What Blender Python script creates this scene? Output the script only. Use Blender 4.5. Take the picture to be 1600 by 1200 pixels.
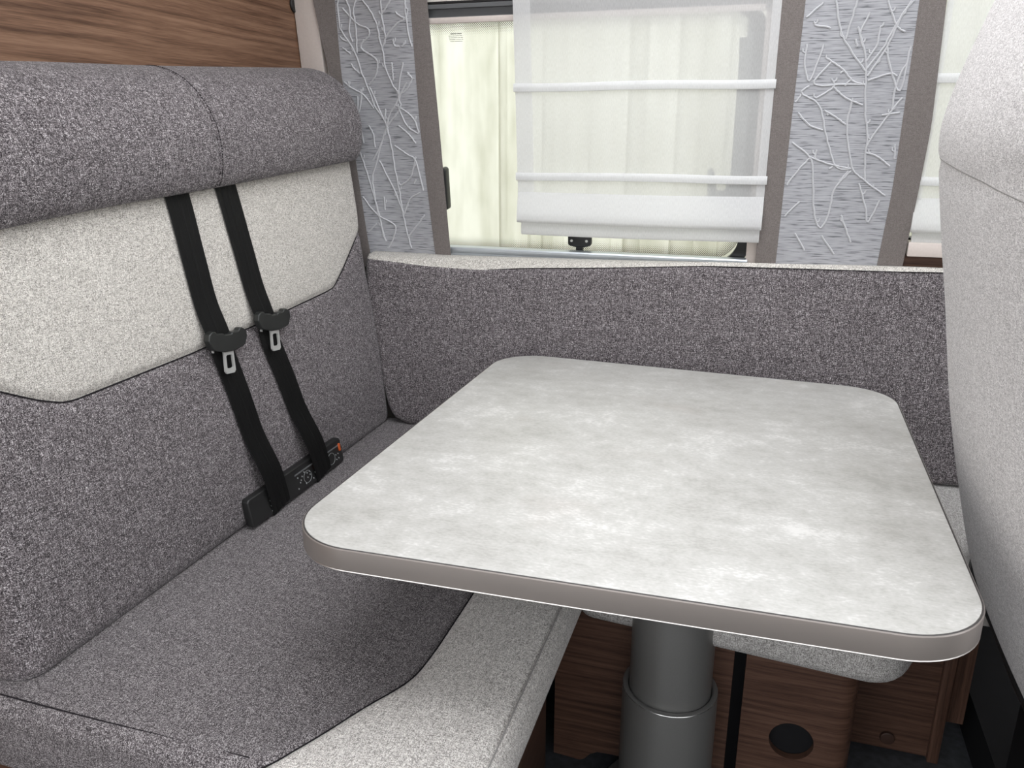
import bpy, bmesh, math, random
from mathutils import Vector, Matrix, noise as mnoise

sc = bpy.context.scene
for o in list(bpy.data.objects):
    bpy.data.objects.remove(o)

# ------------------------------------------------------------------ camera
F_PX = 1250.0
PITCH = math.atan(395 / 1250.0)
YAW = math.atan(415 / 1311.0)
cam_d = bpy.data.cameras.new('camera')
cam_d.sensor_fit = 'HORIZONTAL'
cam_d.sensor_width = 36.0
cam_d.lens = F_PX / 1600.0 * 36.0
cam_d.clip_start = 0.02
cam = bpy.data.objects.new('camera', cam_d)
sc.collection.objects.link(cam)
cam.location = (0, 0, 1.22)
cam.rotation_euler = (math.pi / 2 - PITCH, 0, YAW)
sc.camera = cam

# ------------------------------------------------------------------ world, light, exposure
world = bpy.data.worlds.new('overcast_sky')
sc.world = world
world.use_nodes = True
wn, wl = world.node_tree.nodes, world.node_tree.links
wn.clear()
wo = wn.new('ShaderNodeOutputWorld')
wb = wn.new('ShaderNodeBackground')
wt = wn.new('ShaderNodeTexCoord')
ws = wn.new('ShaderNodeSeparateXYZ')
wr = wn.new('ShaderNodeValToRGB')
wl.new(wt.outputs['Generated'], ws.inputs[0])
wl.new(ws.outputs['Z'], wr.inputs[0])
wr.color_ramp.elements[0].position = 0.0
wr.color_ramp.elements[0].color = (0.14, 0.14, 0.14, 1)
wr.color_ramp.elements[1].position = 0.55
wr.color_ramp.elements[1].color = (0.93, 0.96, 1.0, 1)
e = wr.color_ramp.elements.new(0.06)
e.color = (0.86, 0.87, 0.88, 1)
wl.new(wr.outputs[0], wb.inputs['Color'])
wb.inputs['Strength'].default_value = 3.55
wl.new(wb.outputs[0], wo.inputs['Surface'])

sc.view_settings.view_transform = 'Standard'
sc.view_settings.look = 'None'
sc.view_settings.gamma = 1.0
sc.view_settings.use_curve_mapping = False
sc.view_settings.exposure = 0.17


def area(name, loc, rot, sx, sy, power, col):
    l = bpy.data.lights.new(name, 'AREA')
    l.shape = 'RECTANGLE'
    l.size, l.size_y = sx, sy
    l.energy = power
    l.color = col
    o = bpy.data.objects.new(name, l)
    o.location = loc
    o.rotation_euler = rot
    sc.collection.objects.link(o)
    return o


# unseen fill lights added overhead to brighten the bench and table
area('overhead_fill', (-0.45, 0.55, 1.93), (0, 0, 0), 0.4, 0.3, 1.3, (1.0, 0.97, 0.93))
area('overhead_fill', (-0.05, 1.25, 1.93), (0, 0, 0), 0.4, 0.25, 1.5, (1.0, 0.97, 0.93))

# ------------------------------------------------------------------ helpers
TILT = math.radians(6)
WO = Vector((0, 1.95, 0.93))
WU = Vector((0, -math.sin(TILT), math.cos(TILT)))
WN = Vector((0, -math.cos(TILT), -math.sin(TILT)))


def Wp(x, w, n=0.0):
    """point on the leaning window wall: x along it, w up it, n off it into the cabin"""
    return WO + Vector((x, 0, 0)) + WU * w + WN * n


def root(name, loc, label, cat, group=None):
    o = bpy.data.objects.new(name, None)
    o.empty_display_size = 0.05
    sc.collection.objects.link(o)
    o.location = loc
    o['label'] = label
    o['category'] = cat
    if group:
        o['group'] = group
    return o


def worldloc(o):
    v = Vector((0, 0, 0))
    while o is not None:
        v += o.location
        o = o.parent
    return v


def mk(name, verts, faces, mat, parent=None, smooth=True, sharp=40, swap=False):
    me = bpy.data.meshes.new(name)
    vs = [Vector(v) for v in verts]
    me.from_pydata(vs, [], faces)
    bm = bmesh.new()
    bm.from_mesh(me)
    bmesh.ops.remove_doubles(bm, verts=bm.verts, dist=1e-6)
    bmesh.ops.recalc_face_normals(bm, faces=bm.faces)
    uvl = bm.loops.layers.uv.new('UVMap')
    for f in bm.faces:
        n = f.normal
        ax = max(range(3), key=lambda i: abs(n[i]))
        for lp in f.loops:
            c = lp.vert.co
            if ax == 0:
                uv = (c.y, c.z)
            elif ax == 1:
                uv = (c.x, c.z)
            else:
                uv = (c.x, c.y)
            if swap:
                uv = (uv[1], uv[0])
            lp[uvl].uv = uv
        f.smooth = smooth
    if smooth:
        a = math.radians(sharp)
        for ed in bm.edges:
            if len(ed.link_faces) == 2 and ed.calc_face_angle(0) > a:
                ed.smooth = False
    off = worldloc(parent) if parent else Vector((0, 0, 0))
    for v in bm.verts:
        v.co -= off
    bm.to_mesh(me)
    bm.free()
    me.materials.append(mat)
    o = bpy.data.objects.new(name, me)
    sc.collection.objects.link(o)
    if parent:
        o.parent = parent
    return o


def struct(o):
    o['kind'] = 'structure'
    return o


class G:
    """geometry collector"""

    def __init__(s):
        s.v, s.f = [], []

    def add(s, vs, fs):
        b = len(s.v)
        s.v += [Vector(p) for p in vs]
        s.f += [tuple(i + b for i in f) for f in fs]
        return s

    def box(s, x0, x1, y0, y1, z0, z1, fn=None, b=0.0):
        fn = fn or (lambda x, y, z: Vector((x, y, z)))
        if b <= 0:
            P = [fn(x, y, z) for x in (x0, x1) for y in (y0, y1) for z in (z0, z1)]
            return s.add(P, [(0, 1, 3, 2), (4, 6, 7, 5), (0, 4, 5, 1), (2, 3, 7, 6), (0, 2, 6, 4), (1, 5, 7, 3)])
        bm = bmesh.new()
        bmesh.ops.create_cube(bm, size=1)
        for v in bm.verts:
            v.co = Vector(((x0 + x1) / 2 + v.co.x * (x1 - x0), (y0 + y1) / 2 + v.co.y * (y1 - y0), (z0 + z1) / 2 + v.co.z * (z1 - z0)))
        bmesh.ops.bevel(bm, geom=bm.edges[:], offset=b, segments=2, profile=0.5, affect='EDGES')
        bm.verts.index_update()
        s.add([fn(*v.co) for v in bm.verts], [tuple(v.index for v in f.verts) for f in bm.faces])
        bm.free()
        return s

    def sweep(s, secs, closed=True, caps=True):
        n = len(secs[0])
        vs = [p for q in secs for p in q]
        fs = []
        m = n if closed else n - 1
        for i in range(len(secs) - 1):
            for j in range(m):
                k = (j + 1) % n
                fs.append((i * n + j, i * n + k, (i + 1) * n + k, (i + 1) * n + j))
        if caps and closed:
            fs.append(tuple(range(n - 1, -1, -1)))
            L = (len(secs) - 1) * n
            fs.append(tuple(range(L, L + n)))
        return s.add(vs, fs)

    def tube(s, pts, r, k=8, closed=False):
        pts = [Vector(p) for p in pts]
        secs = []
        n = len(pts)
        up = None
        for i, p in enumerate(pts):
            if closed:
                t = pts[(i + 1) % n] - pts[i - 1]
            else:
                t = pts[min(i + 1, n - 1)] - pts[max(i - 1, 0)]
            t.normalize()
            if up is None:
                up = Vector((0, 0, 1)) if abs(t.z) < 0.9 else Vector((1, 0, 0))
            a = t.cross(up)
            if a.length < 1e-4:
                a = t.orthogonal()
            a.normalize()
            b = a.cross(t).normalized()
            up = b
            rr = r[i] if isinstance(r, (list, tuple)) else r
            secs.append([p + a * rr * math.cos(2 * math.pi * j / k) + b * rr * math.sin(2 * math.pi * j / k) for j in range(k)])
        if closed:
            secs.append(secs[0])
        return s.sweep(secs, caps=not closed)

    def lathe(s, prof, cx, cy, k=48):
        secs = []
        for i in range(k + 1):
            a = 2 * math.pi * i / k
            secs.append([Vector((cx + r * math.cos(a), cy + r * math.sin(a), z)) for r, z in prof])
        return s.sweep(secs, closed=False, caps=False)

    def prism(s, out, h0, h1, fn, b=0.0, seg=3):
        """outline (2d, ccw) extruded h0..h1 through fn(u, v, h), rounded rim b"""
        if b <= 0:
            lay = [(0, h0), (0, h1)]
        else:
            lay = []
            for i in range(seg + 1):
                a = math.pi / 2 * i / seg
                lay.append((b * (1 - math.sin(a)), h0 + b * (1 - math.cos(a))))
            for i in range(seg + 1):
                a = math.pi / 2 * (1 - i / seg)
                lay.append((b * (1 - math.sin(a)), h1 - b * (1 - math.cos(a))))
        return s.sweep([[fn(u, v, h) for u, v in inset(out, d)] for d, h in lay])

    def ring(s, o1, o2, h0, h1, fn):
        """frame between two outlines of equal length"""
        n = len(o1)
        vs = [fn(u, v, h) for h in (h0, h1) for o in (o1, o2) for u, v in o]
        fs = []
        for j in range(n):
            k = (j + 1) % n
            fs += [(j, k, n + k, n + j), (2 * n + j, 3 * n + j, 3 * n + k, 2 * n + k),
                   (j, 2 * n + j, 2 * n + k, k), (n + j, n + k, 3 * n + k, 3 * n + j)]
        return s.add(vs, fs)

    def mk(s, name, mat, parent=None, **k):
        return mk(name, s.v, s.f, mat, parent, **k)


def inset(out, d):
    if abs(d) < 1e-9:
        return list(out)
    n = len(out)
    r = []
    for i in range(n):
        a, b, c = Vector(out[i - 1]), Vector(out[i]), Vector(out[(i + 1) % n])
        e1, e2 = (b - a), (c - b)
        if e1.length < 1e-9:
            e1 = e2
        if e2.length < 1e-9:
            e2 = e1
        n1 = Vector((-e1.y, e1.x)).normalized()
        n2 = Vector((-e2.y, e2.x)).normalized()
        m = (n1 + n2)
        m.normalize()
        q = b + m * (d / max(0.4, m.dot(n1)))
        r.append((q.x, q.y))
    return r


def rounded(poly, rad, seg=8):
    """ccw polygon with rounded corners"""
    out = []
    n = len(poly)
    for i in range(n):
        r = rad[i] if isinstance(rad, (list, tuple)) else rad
        c = Vector(poly[i])
        a = (Vector(poly[i - 1]) - c).normalized()
        b = (Vector(poly[(i + 1) % n]) - c).normalized()
        if r <= 0:
            out.append((c.x, c.y))
            continue
        half = math.acos(max(-1, min(1, a.dot(b)))) / 2
        t = r / math.tan(half)
        ctr = c + (a + b).normalized() * (r / math.sin(half))
        s, e_ = c + a * t, c + b * t
        a0 = math.atan2(s.y - ctr.y, s.x - ctr.x)
        a1 = math.atan2(e_.y - ctr.y, e_.x - ctr.x)
        da = (a1 - a0 + math.pi) % (2 * math.pi) - math.pi
        for k in range(seg + 1):
            q = a0 + da * k / seg
            out.append((ctr.x + r * math.cos(q), ctr.y + r * math.sin(q)))
    return out


def rrect(u0, u1, v0, v1, r, seg=6):
    return rounded([(u0, v0), (u1, v0), (u1, v1), (u0, v1)], r, seg)


def circ(u, v, r, k=24, r2=None):
    return [(u + r * math.cos(2 * math.pi * i / k), v + (r2 or r) * math.sin(2 * math.pi * i / k)) for i in range(k)]


def lerp(tab, x):
    if x <= tab[0][0]:
        return tab[0][1]
    for (a, p), (b, q) in zip(tab, tab[1:]):
        if x <= b:
            return p + (q - p) * (x - a) / (b - a)
    return tab[-1][1]


def smooth_tab(tab, x, w):
    k = 6
    return sum(lerp(tab, x + w * (i / k * 2 - 1)) for i in range(k + 1)) / (k + 1)


def catmull(pts, n, closed=True):
    pts = [Vector(p) for p in pts]
    N = len(pts)
    out = []
    segs = N if closed else N - 1
    for i in range(segs):
        if closed:
            p0, p1, p2, p3 = pts[i - 1], pts[i], pts[(i + 1) % N], pts[(i + 2) % N]
        else:
            p0, p1, p2, p3 = pts[max(i - 1, 0)], pts[i], pts[i + 1], pts[min(i + 2, N - 1)]
        for j in range(n):
            t = j / n
            out.append(0.5 * ((2 * p1) + (p2 - p0) * t + (2 * p0 - 5 * p1 + 4 * p2 - p3) * t * t + (3 * p1 - p0 - 3 * p2 + p3) * t ** 3))
    if not closed:
        out.append(pts[-1])
    return out


def gauss(x, s):
    return math.exp(-(x / s) ** 2)


XYZ = lambda x, y, z: Vector((x, y, z))

# ------------------------------------------------------------------ materials


def mat_new(name):
    m = bpy.data.materials.new(name)
    m.use_nodes = True
    nt = m.node_tree
    b = nt.nodes['Principled BSDF']
    return m, nt, b


def plain(name, col, rough=0.5, metal=0.0, spec=0.5, noise_amt=0.0, nscale=30, bump=0.0, coat=0.0):
    m, nt, b = mat_new(name)
    b.inputs['Base Color'].default_value = (*col, 1)
    b.inputs['Roughness'].default_value = rough
    b.inputs['Metallic'].default_value = metal
    b.inputs['Specular IOR Level'].default_value = spec
    b.inputs['Coat Weight'].default_value = coat
    tc = nt.nodes.new('ShaderNodeTexCoord')
    nz = nt.nodes.new('ShaderNodeTexNoise')
    nz.inputs['Scale'].default_value = nscale
    nz.inputs['Detail'].default_value = 4
    nt.links.new(tc.outputs['Object'], nz.inputs['Vector'])
    mx = nt.nodes.new('ShaderNodeMix')
    mx.data_type = 'RGBA'
    mx.blend_type = 'MULTIPLY'
    mx.inputs[6].default_value = (*col, 1)
    rr = nt.nodes.new('ShaderNodeMapRange')
    rr.inputs[1].default_value = 0.3
    rr.inputs[2].default_value = 0.7
    rr.inputs[3].default_value = 1 - noise_amt
    rr.inputs[4].default_value = 1 + noise_amt
    nt.links.new(nz.outputs[0], rr.inputs[0])
    mx.inputs[0].default_value = 1.0
    nt.links.new(rr.outputs[0], mx.inputs[7])
    nt.links.new(mx.outputs[2], b.inputs['Base Color'])
    if bump:
        bp = nt.nodes.new('ShaderNodeBump')
        bp.inputs['Strength'].default_value = bump
        bp.inputs['Distance'].default_value = 0.001
        nt.links.new(nz.outputs[0], bp.inputs['Height'])
        nt.links.new(bp.outputs[0], b.inputs['Normal'])
    return m


def thread_noise(nt, uv, su, sv, seed, detail=1.0):
    mp = nt.nodes.new('ShaderNodeMapping')
    mp.inputs['Scale'].default_value = (su, sv, 1)
    mp.inputs['Location'].default_value = (seed, seed * 1.7, seed)
    nt.links.new(uv, mp.inputs[0])
    nz = nt.nodes.new('ShaderNodeTexNoise')
    nz.inputs['Scale'].default_value = 1
    nz.inputs['Detail'].default_value = detail
    nt.links.new(mp.outputs[0], nz.inputs['Vector'])
    return nz.outputs[0]


def math_n(nt, op, a, b=None):
    n = nt.nodes.new('ShaderNodeMath')
    n.operation = op
    for i, v in enumerate((a, b)):
        if v is None:
            continue
        if isinstance(v, (int, float)):
            n.inputs[i].default_value = v
        else:
            nt.links.new(v, n.inputs[i])
    return n.outputs[0]


def fabric(name, stops, cell=0.00095, lo=0.0, hi=1.0, bump=0.35, streak=0.40, soft=0.0):
    """melange weave: one tone per thread crossing, plus longer runs of warp and weft"""
    m, nt, b = mat_new(name)
    uvn = nt.nodes.new('ShaderNodeTexCoord')
    sp = nt.nodes.new('ShaderNodeSeparateXYZ')
    nt.links.new(uvn.outputs['UV'], sp.inputs[0])
    # slightly wandering threads
    wob = thread_noise(nt, uvn.outputs['UV'], 90, 90, 2.2, 1)
    wv = math_n(nt, 'MULTIPLY', math_n(nt, 'SUBTRACT', wob, 0.5), 0.0018)
    U = math_n(nt, 'ADD', sp.outputs[0], wv)
    V = math_n(nt, 'ADD', sp.outputs[1], wv)

    def white(a, c, w):
        cmb = nt.nodes.new('ShaderNodeCombineXYZ')
        nt.links.new(math_n(nt, 'FLOOR', a), cmb.inputs[0])
        nt.links.new(math_n(nt, 'FLOOR', c), cmb.inputs[1])
        cmb.inputs[2].default_value = w
        n = nt.nodes.new('ShaderNodeTexWhiteNoise')
        n.noise_dimensions = '3D'
        nt.links.new(cmb.outputs[0], n.inputs[0])
        return n.outputs[0]
    ui = math_n(nt, 'MULTIPLY', U, 1 / cell)
    vi = math_n(nt, 'MULTIPLY', V, 1 / cell)
    A = white(ui, vi, 1.0)
    ru = white(ui, ui, 2.0)
    rv = white(vi, vi, 3.0)
    B = white(math_n(nt, 'ADD', math_n(nt, 'MULTIPLY', U, 1 / (cell * 7)), math_n(nt, 'MULTIPLY', rv, 7.0)), vi, 4.0)
    C = white(ui, math_n(nt, 'ADD', math_n(nt, 'MULTIPLY', V, 1 / (cell * 7)), math_n(nt, 'MULTIPLY', ru, 7.0)), 5.0)
    s = math_n(nt, 'ADD', math_n(nt, 'MULTIPLY', A, 1 - streak), math_n(nt, 'MULTIPLY', math_n(nt, 'ADD', B, C), streak / 2))
    g = thread_noise(nt, uvn.outputs['UV'], 30, 30, 5, 3)
    s = math_n(nt, 'ADD', s, math_n(nt, 'MULTIPLY', math_n(nt, 'SUBTRACT', g, 0.5), 0.05))
    mr = nt.nodes.new('ShaderNodeMapRange')
    mr.inputs[1].default_value = lo
    mr.inputs[2].default_value = hi
    nt.links.new(s, mr.inputs[0])
    rp = nt.nodes.new('ShaderNodeValToRGB')
    nt.links.new(mr.outputs[0], rp.inputs[0])
    el = rp.color_ramp.elements
    el[0].position, el[0].color = stops[0][0], (*stops[0][1], 1)
    el[1].position, el[1].color = stops[-1][0], (*stops[-1][1], 1)
    for p, cc in stops[1:-1]:
        q = el.new(p)
        q.color = (*cc, 1)
    nt.links.new(rp.outputs[0], b.inputs['Base Color'])
    b.inputs['Roughness'].default_value = 0.95
    b.inputs['Specular IOR Level'].default_value = 0.15
    b.inputs['Sheen Weight'].default_value = 0.12
    b.inputs['Sheen Roughness'].default_value = 0.5
    bp = nt.nodes.new('ShaderNodeBump')
    bp.inputs['Strength'].default_value = bump
    bp.inputs['Distance'].default_value = 0.0004
    sm = thread_noise(nt, uvn.outputs['UV'], 0.7 / cell, 0.7 / cell, 8, 0)
    nt.links.new(sm, bp.inputs['Height'])
    nt.links.new(bp.outputs[0], b.inputs['Normal'])
    return m


def wood(name, base, dark, light, rough=0.45, scale=1.0):
    m, nt, b = mat_new(name)
    tc = nt.nodes.new('ShaderNodeTexCoord')
    uv = tc.outputs['UV']
    # slow warp
    w = nt.nodes.new('ShaderNodeTexNoise')
    mpw = nt.nodes.new('ShaderNodeMapping')
    mpw.inputs['Scale'].default_value = (1.4 * scale, 5 * scale, 1)
    nt.links.new(uv, mpw.inputs[0])
    nt.links.new(mpw.outputs[0], w.inputs['Vector'])
    w.inputs['Scale'].default_value = 1
    w.inputs['Detail'].default_value = 2
    sep = nt.nodes.new('ShaderNodeSeparateXYZ')
    nt.links.new(uv, sep.inputs[0])
    v = math_n(nt, 'ADD', math_n(nt, 'MULTIPLY', sep.outputs[1], 85 * scale), math_n(nt, 'MULTIPLY', w.outputs[0], 2.4))
    cmb = nt.nodes.new('ShaderNodeCombineXYZ')
    nt.links.new(math_n(nt, 'MULTIPLY', sep.outputs[0], 2.2 * scale), cmb.inputs[0])
    nt.links.new(v, cmb.inputs[1])
    n1 = nt.nodes.new('ShaderNodeTexNoise')
    n1.inputs['Scale'].default_value = 1
    n1.inputs['Detail'].default_value = 5
    n1.inputs['Roughness'].default_value = 0.62
    nt.links.new(cmb.outputs[0], n1.inputs['Vector'])
    n2 = thread_noise(nt, uv, 22 * scale, 900 * scale, 2, 2)
    s = math_n(nt, 'ADD', math_n(nt, 'MULTIPLY', n1.outputs[0], 0.72), math_n(nt, 'MULTIPLY', n2, 0.28))
    rp = nt.nodes.new('ShaderNodeValToRGB')
    nt.links.new(s, rp.inputs[0])
    el = rp.color_ramp.elements
    el[0].position, el[0].color = 0.36, (*dark, 1)
    el[1].position, el[1].color = 0.62, (*light, 1)
    q = el.new(0.5)
    q.color = (*base, 1)
    nt.links.new(rp.outputs[0], b.inputs['Base Color'])
    b.inputs['Roughness'].default_value = rough
    b.inputs['Specular IOR Level'].default_value = 0.3
    bp = nt.nodes.new('ShaderNodeBump')
    bp.inputs['Strength'].default_value = 0.15
    bp.inputs['Distance'].default_value = 0.0005
    nt.links.new(s, bp.inputs['Height'])
    nt.links.new(bp.outputs[0], b.inputs['Normal'])
    return m


M = {}
M['dark'] = fabric('dark_melange_fabric', [(0.14, (0.009, 0.007, 0.008)), (0.36, (0.053, 0.046, 0.049)), (0.58, (0.129, 0.112, 0.117)), (0.78, (0.329, 0.301, 0.309)), (0.93, (0.623, 0.588, 0.592))])
M['seatcloth'] = fabric('dark_seat_fabric', [(0.14, (0.019, 0.016, 0.017)), (0.40, (0.071, 0.061, 0.064)), (0.62, (0.150, 0.134, 0.138)), (0.92, (0.430, 0.403, 0.403))], cell=0.0009, streak=0.3)
M['light'] = fabric('light_melange_fabric', [(0.18, (0.184, 0.172, 0.156)), (0.5, (0.456, 0.428, 0.392)), (0.88, (0.776, 0.745, 0.698))], cell=0.0009)
M['corner'] = fabric('grey_rib_fabric', [(0.18, (0.13, 0.123, 0.116)), (0.5, (0.31, 0.297, 0.284)), (0.88, (0.60, 0.58, 0.56))], cell=0.0010)
M['bolster'] = fabric('beige_grey_rib_fabric', [(0.18, (0.19, 0.176, 0.163)), (0.5, (0.46, 0.43, 0.405)), (0.88, (0.80, 0.77, 0.73))], cell=0.0010)
M['cab'] = fabric('cab_seat_fabric', [(0.18, (0.257, 0.242, 0.239)), (0.5, (0.503, 0.476, 0.472)), (0.88, (0.798, 0.772, 0.758))], cell=0.0010)
M['thread'] = plain('seam_thread', (0.018, 0.016, 0.018), 0.9, spec=0.1)
M['thread_light'] = plain('pale_seam', (0.26, 0.25, 0.24), 0.9, spec=0.1)
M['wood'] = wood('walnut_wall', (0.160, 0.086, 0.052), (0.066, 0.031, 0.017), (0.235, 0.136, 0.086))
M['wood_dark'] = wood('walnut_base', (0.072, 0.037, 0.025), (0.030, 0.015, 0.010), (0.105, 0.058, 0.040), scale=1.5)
M['trim'] = plain('beige_wall_trim', (0.62, 0.55, 0.51), 0.6, noise_amt=0.03, bump=0.1, nscale=200)
M['wallv'] = plain('beige_wall', (0.66, 0.61, 0.56), 0.7, noise_amt=0.03, bump=0.1, nscale=200)
M['ceiling'] = plain('ceiling_white', (0.75, 0.74, 0.72), 0.8, noise_amt=0.02)
M['floor'] = plain('dark_floor', (0.030, 0.032, 0.036), 0.6, noise_amt=0.4, nscale=60)
M['black'] = plain('black_plastic', (0.013, 0.013, 0.013), 0.42, noise_amt=0.1)
M['tongue_black'] = plain('satin_black_plastic', (0.016, 0.017, 0.016), 0.42, noise_amt=0.1)
M['blackm'] = plain('black_matt', (0.006, 0.006, 0.007), 0.75, spec=0.2, noise_amt=0.1)
M['metal'] = plain('chrome_steel', (0.62, 0.62, 0.60), 0.33, 0.55, noise_amt=0.04)
M['alu'] = plain('anodised_aluminium', (0.60, 0.64, 0.68), 0.36, 0.75, noise_amt=0.03)
M['edge'] = plain('taupe_metal_edge', (0.29, 0.258, 0.238), 0.38, 0.5, noise_amt=0.03, nscale=8)
M['edge_dark'] = plain('dark_edge_joint', (0.05, 0.045, 0.043), 0.5)
M['edge_lip'] = plain('bright_metal_lip', (0.50, 0.47, 0.445), 0.35, 0.9)
M['leg'] = plain('anthracite_tube', (0.205, 0.202, 0.195), 0.38, 0.55, noise_amt=0.04, nscale=600)
M['leg_rim'] = plain('polished_rim', (0.42, 0.42, 0.41), 0.22, 0.9)
M['rail_grey'] = plain('grey_rail', (0.17, 0.175, 0.18), 0.4, 0.3, noise_amt=0.03)
M['seal'] = plain('rubber_seal', (0.008, 0.008, 0.008), 0.35)
M['orange'] = plain('orange_key', (0.55, 0.10, 0.02), 0.4)
M['key'] = plain('pale_key_print', (0.25, 0.26, 0.26), 0.5)
M['print'] = plain('grey_print', (0.30, 0.30, 0.26), 0.8)
M['border'] = fabric('taupe_curtain_border', [(0.1, (0.125, 0.108, 0.101)), (0.5, (0.165, 0.145, 0.137)), (0.9, (0.21, 0.187, 0.177))], cell=0.0009, bump=0.1)
M['branch'] = plain('branch_relief_yarn', (0.46, 0.46, 0.475), 0.85, spec=0.2, noise_amt=0.05, nscale=300)


def belt_mat():
    m, nt, b = mat_new('black_webbing')
    tc = nt.nodes.new('ShaderNodeTexCoord')
    s = thread_noise(nt, tc.outputs['UV'], 1200, 1200, 1, 1)
    rp = nt.nodes.new('ShaderNodeValToRGB')
    nt.links.new(s, rp.inputs[0])
    rp.color_ramp.elements[0].position = 0.35
    rp.color_ramp.elements[0].color = (0.002, 0.002, 0.002, 1)
    rp.color_ramp.elements[1].position = 0.65
    rp.color_ramp.elements[1].color = (0.008, 0.008, 0.008, 1)
    nt.links.new(rp.outputs[0], b.inputs['Base Color'])
    b.inputs['Roughness'].default_value = 0.6
    b.inputs['Specular IOR Level'].default_value = 0.18
    return m


M['belt'] = belt_mat()


def stone():
    m, nt, b = mat_new('pale_concrete_laminate')
    tc = nt.nodes.new('ShaderNodeTexCoord')
    P = tc.outputs['UV']
    a = thread_noise(nt, P, 7, 8, 11, 9)
    c = thread_noise(nt, P, 34, 44, 4, 9)
    d = thread_noise(nt, P, 150, 260, 8, 6)
    s = math_n(nt, 'ADD', math_n(nt, 'MULTIPLY', a, 0.40), math_n(nt, 'ADD', math_n(nt, 'MULTIPLY', c, 0.30), math_n(nt, 'MULTIPLY', d, 0.30)))
    rp = nt.nodes.new('ShaderNodeValToRGB')
    nt.links.new(s, rp.inputs[0])
    el = rp.color_ramp.elements
    el[0].position, el[0].color = 0.38, (0.345, 0.335, 0.312, 1)
    el[1].position, el[1].color = 0.62, (0.580, 0.567, 0.545, 1)
    q = el.new(0.47)
    q.color = (0.415, 0.405, 0.382, 1)
    q = el.new(0.54)
    q.color = (0.457, 0.447, 0.425, 1)
    # sparse brownish blooms
    h = thread_noise(nt, P, 5.5, 8, 21, 2)
    hr = nt.nodes.new('ShaderNodeMapRange')
    hr.inputs[1].default_value = 0.62
    hr.inputs[2].default_value = 0.80
    hr.inputs[4].default_value = 0.4
    nt.links.new(h, hr.inputs[0])
    mx = nt.nodes.new('ShaderNodeMix')
    mx.data_type = 'RGBA'
    nt.links.new(hr.outputs[0], mx.inputs[0])
    nt.links.new(rp.outputs[0], mx.inputs[6])
    mx.inputs[7].default_value = (0.40, 0.36, 0.33, 1)
    nt.links.new(mx.outputs[2], b.inputs['Base Color'])
    b.inputs['Roughness'].default_value = 0.42
    b.inputs['Specular IOR Level'].default_value = 0.45
    return m


M['stone'] = stone()


def curtain_mat():
    m, nt, b = mat_new('pale_slub_curtain')
    tc = nt.nodes.new('ShaderNodeTexCoord')
    P = tc.outputs['UV']
    a = thread_noise(nt, P, 24, 440, 2, 1)
    c = thread_noise(nt, P, 60, 260, 6, 2)
    s = math_n(nt, 'ADD', math_n(nt, 'MULTIPLY', a, 0.8), math_n(nt, 'MULTIPLY', c, 0.2))
    rp = nt.nodes.new('ShaderNodeValToRGB')
    nt.links.new(s, rp.inputs[0])
    el = rp.color_ramp.elements
    el[0].position, el[0].color = 0.36, (0.145, 0.147, 0.158, 1)
    el[1].position, el[1].color = 0.62, (0.385, 0.385, 0.405, 1)
    q = el.new(0.425)
    q.color = (0.305, 0.306, 0.322, 1)
    nt.links.new(rp.outputs[0], b.inputs['Base Color'])
    b.inputs['Roughness'].default_value = 0.8
    b.inputs['Specular IOR Level'].default_value = 0.25
    bp = nt.nodes.new('ShaderNodeBump')
    bp.inputs['Strength'].default_value = 0.6
    bp.inputs['Distance'].default_value = 0.0008
    nt.links.new(s, bp.inputs['Height'])
    nt.links.new(bp.outputs[0], b.inputs['Normal'])
    return m


M['curtain'] = curtain_mat()


def sheer(name, clear, col=(0.85, 0.85, 0.85)):
    m = bpy.data.materials.new(name)
    m.use_nodes = True
    nt = m.node_tree
    nt.nodes.clear()
    out = nt.nodes.new('ShaderNodeOutputMaterial')
    tr = nt.nodes.new('ShaderNodeBsdfTransparent')
    df = nt.nodes.new('ShaderNodeBsdfDiffuse')
    tl = nt.nodes.new('ShaderNodeBsdfTranslucent')
    df.inputs[0].default_value = (*col, 1)
    tl.inputs[0].default_value = (*col, 1)
    m1 = nt.nodes.new('ShaderNodeMixShader')
    m2 = nt.nodes.new('ShaderNodeMixShader')
    m1.inputs[0].default_value = 0.5
    nt.links.new(df.outputs[0], m1.inputs[1])
    nt.links.new(tl.outputs[0], m1.inputs[2])
    tc = nt.nodes.new('ShaderNodeTexCoord')
    w = thread_noise(nt, tc.outputs['UV'], 700, 120, 3, 1)
    mr = nt.nodes.new('ShaderNodeMapRange')
    mr.inputs[1].default_value = 0.3
    mr.inputs[2].default_value = 0.7
    mr.inputs[3].default_value = 1 - clear - 0.05
    mr.inputs[4].default_value = 1 - clear + 0.05
    nt.links.new(w, mr.inputs[0])
    nt.links.new(mr.outputs[0], m2.inputs[0])
    nt.links.new(tr.outputs[0], m2.inputs[1])
    nt.links.new(m1.outputs[0], m2.inputs[2])
    nt.links.new(m2.outputs[0], out.inputs[0])
    return m


M['sheer'] = sheer('sheer_blind_cloth', 0.28)
M['sheer2'] = sheer('sheer_blind_double', 0.16)
M['sheer3'] = sheer('sheer_blind_fold', 0.06)


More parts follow.
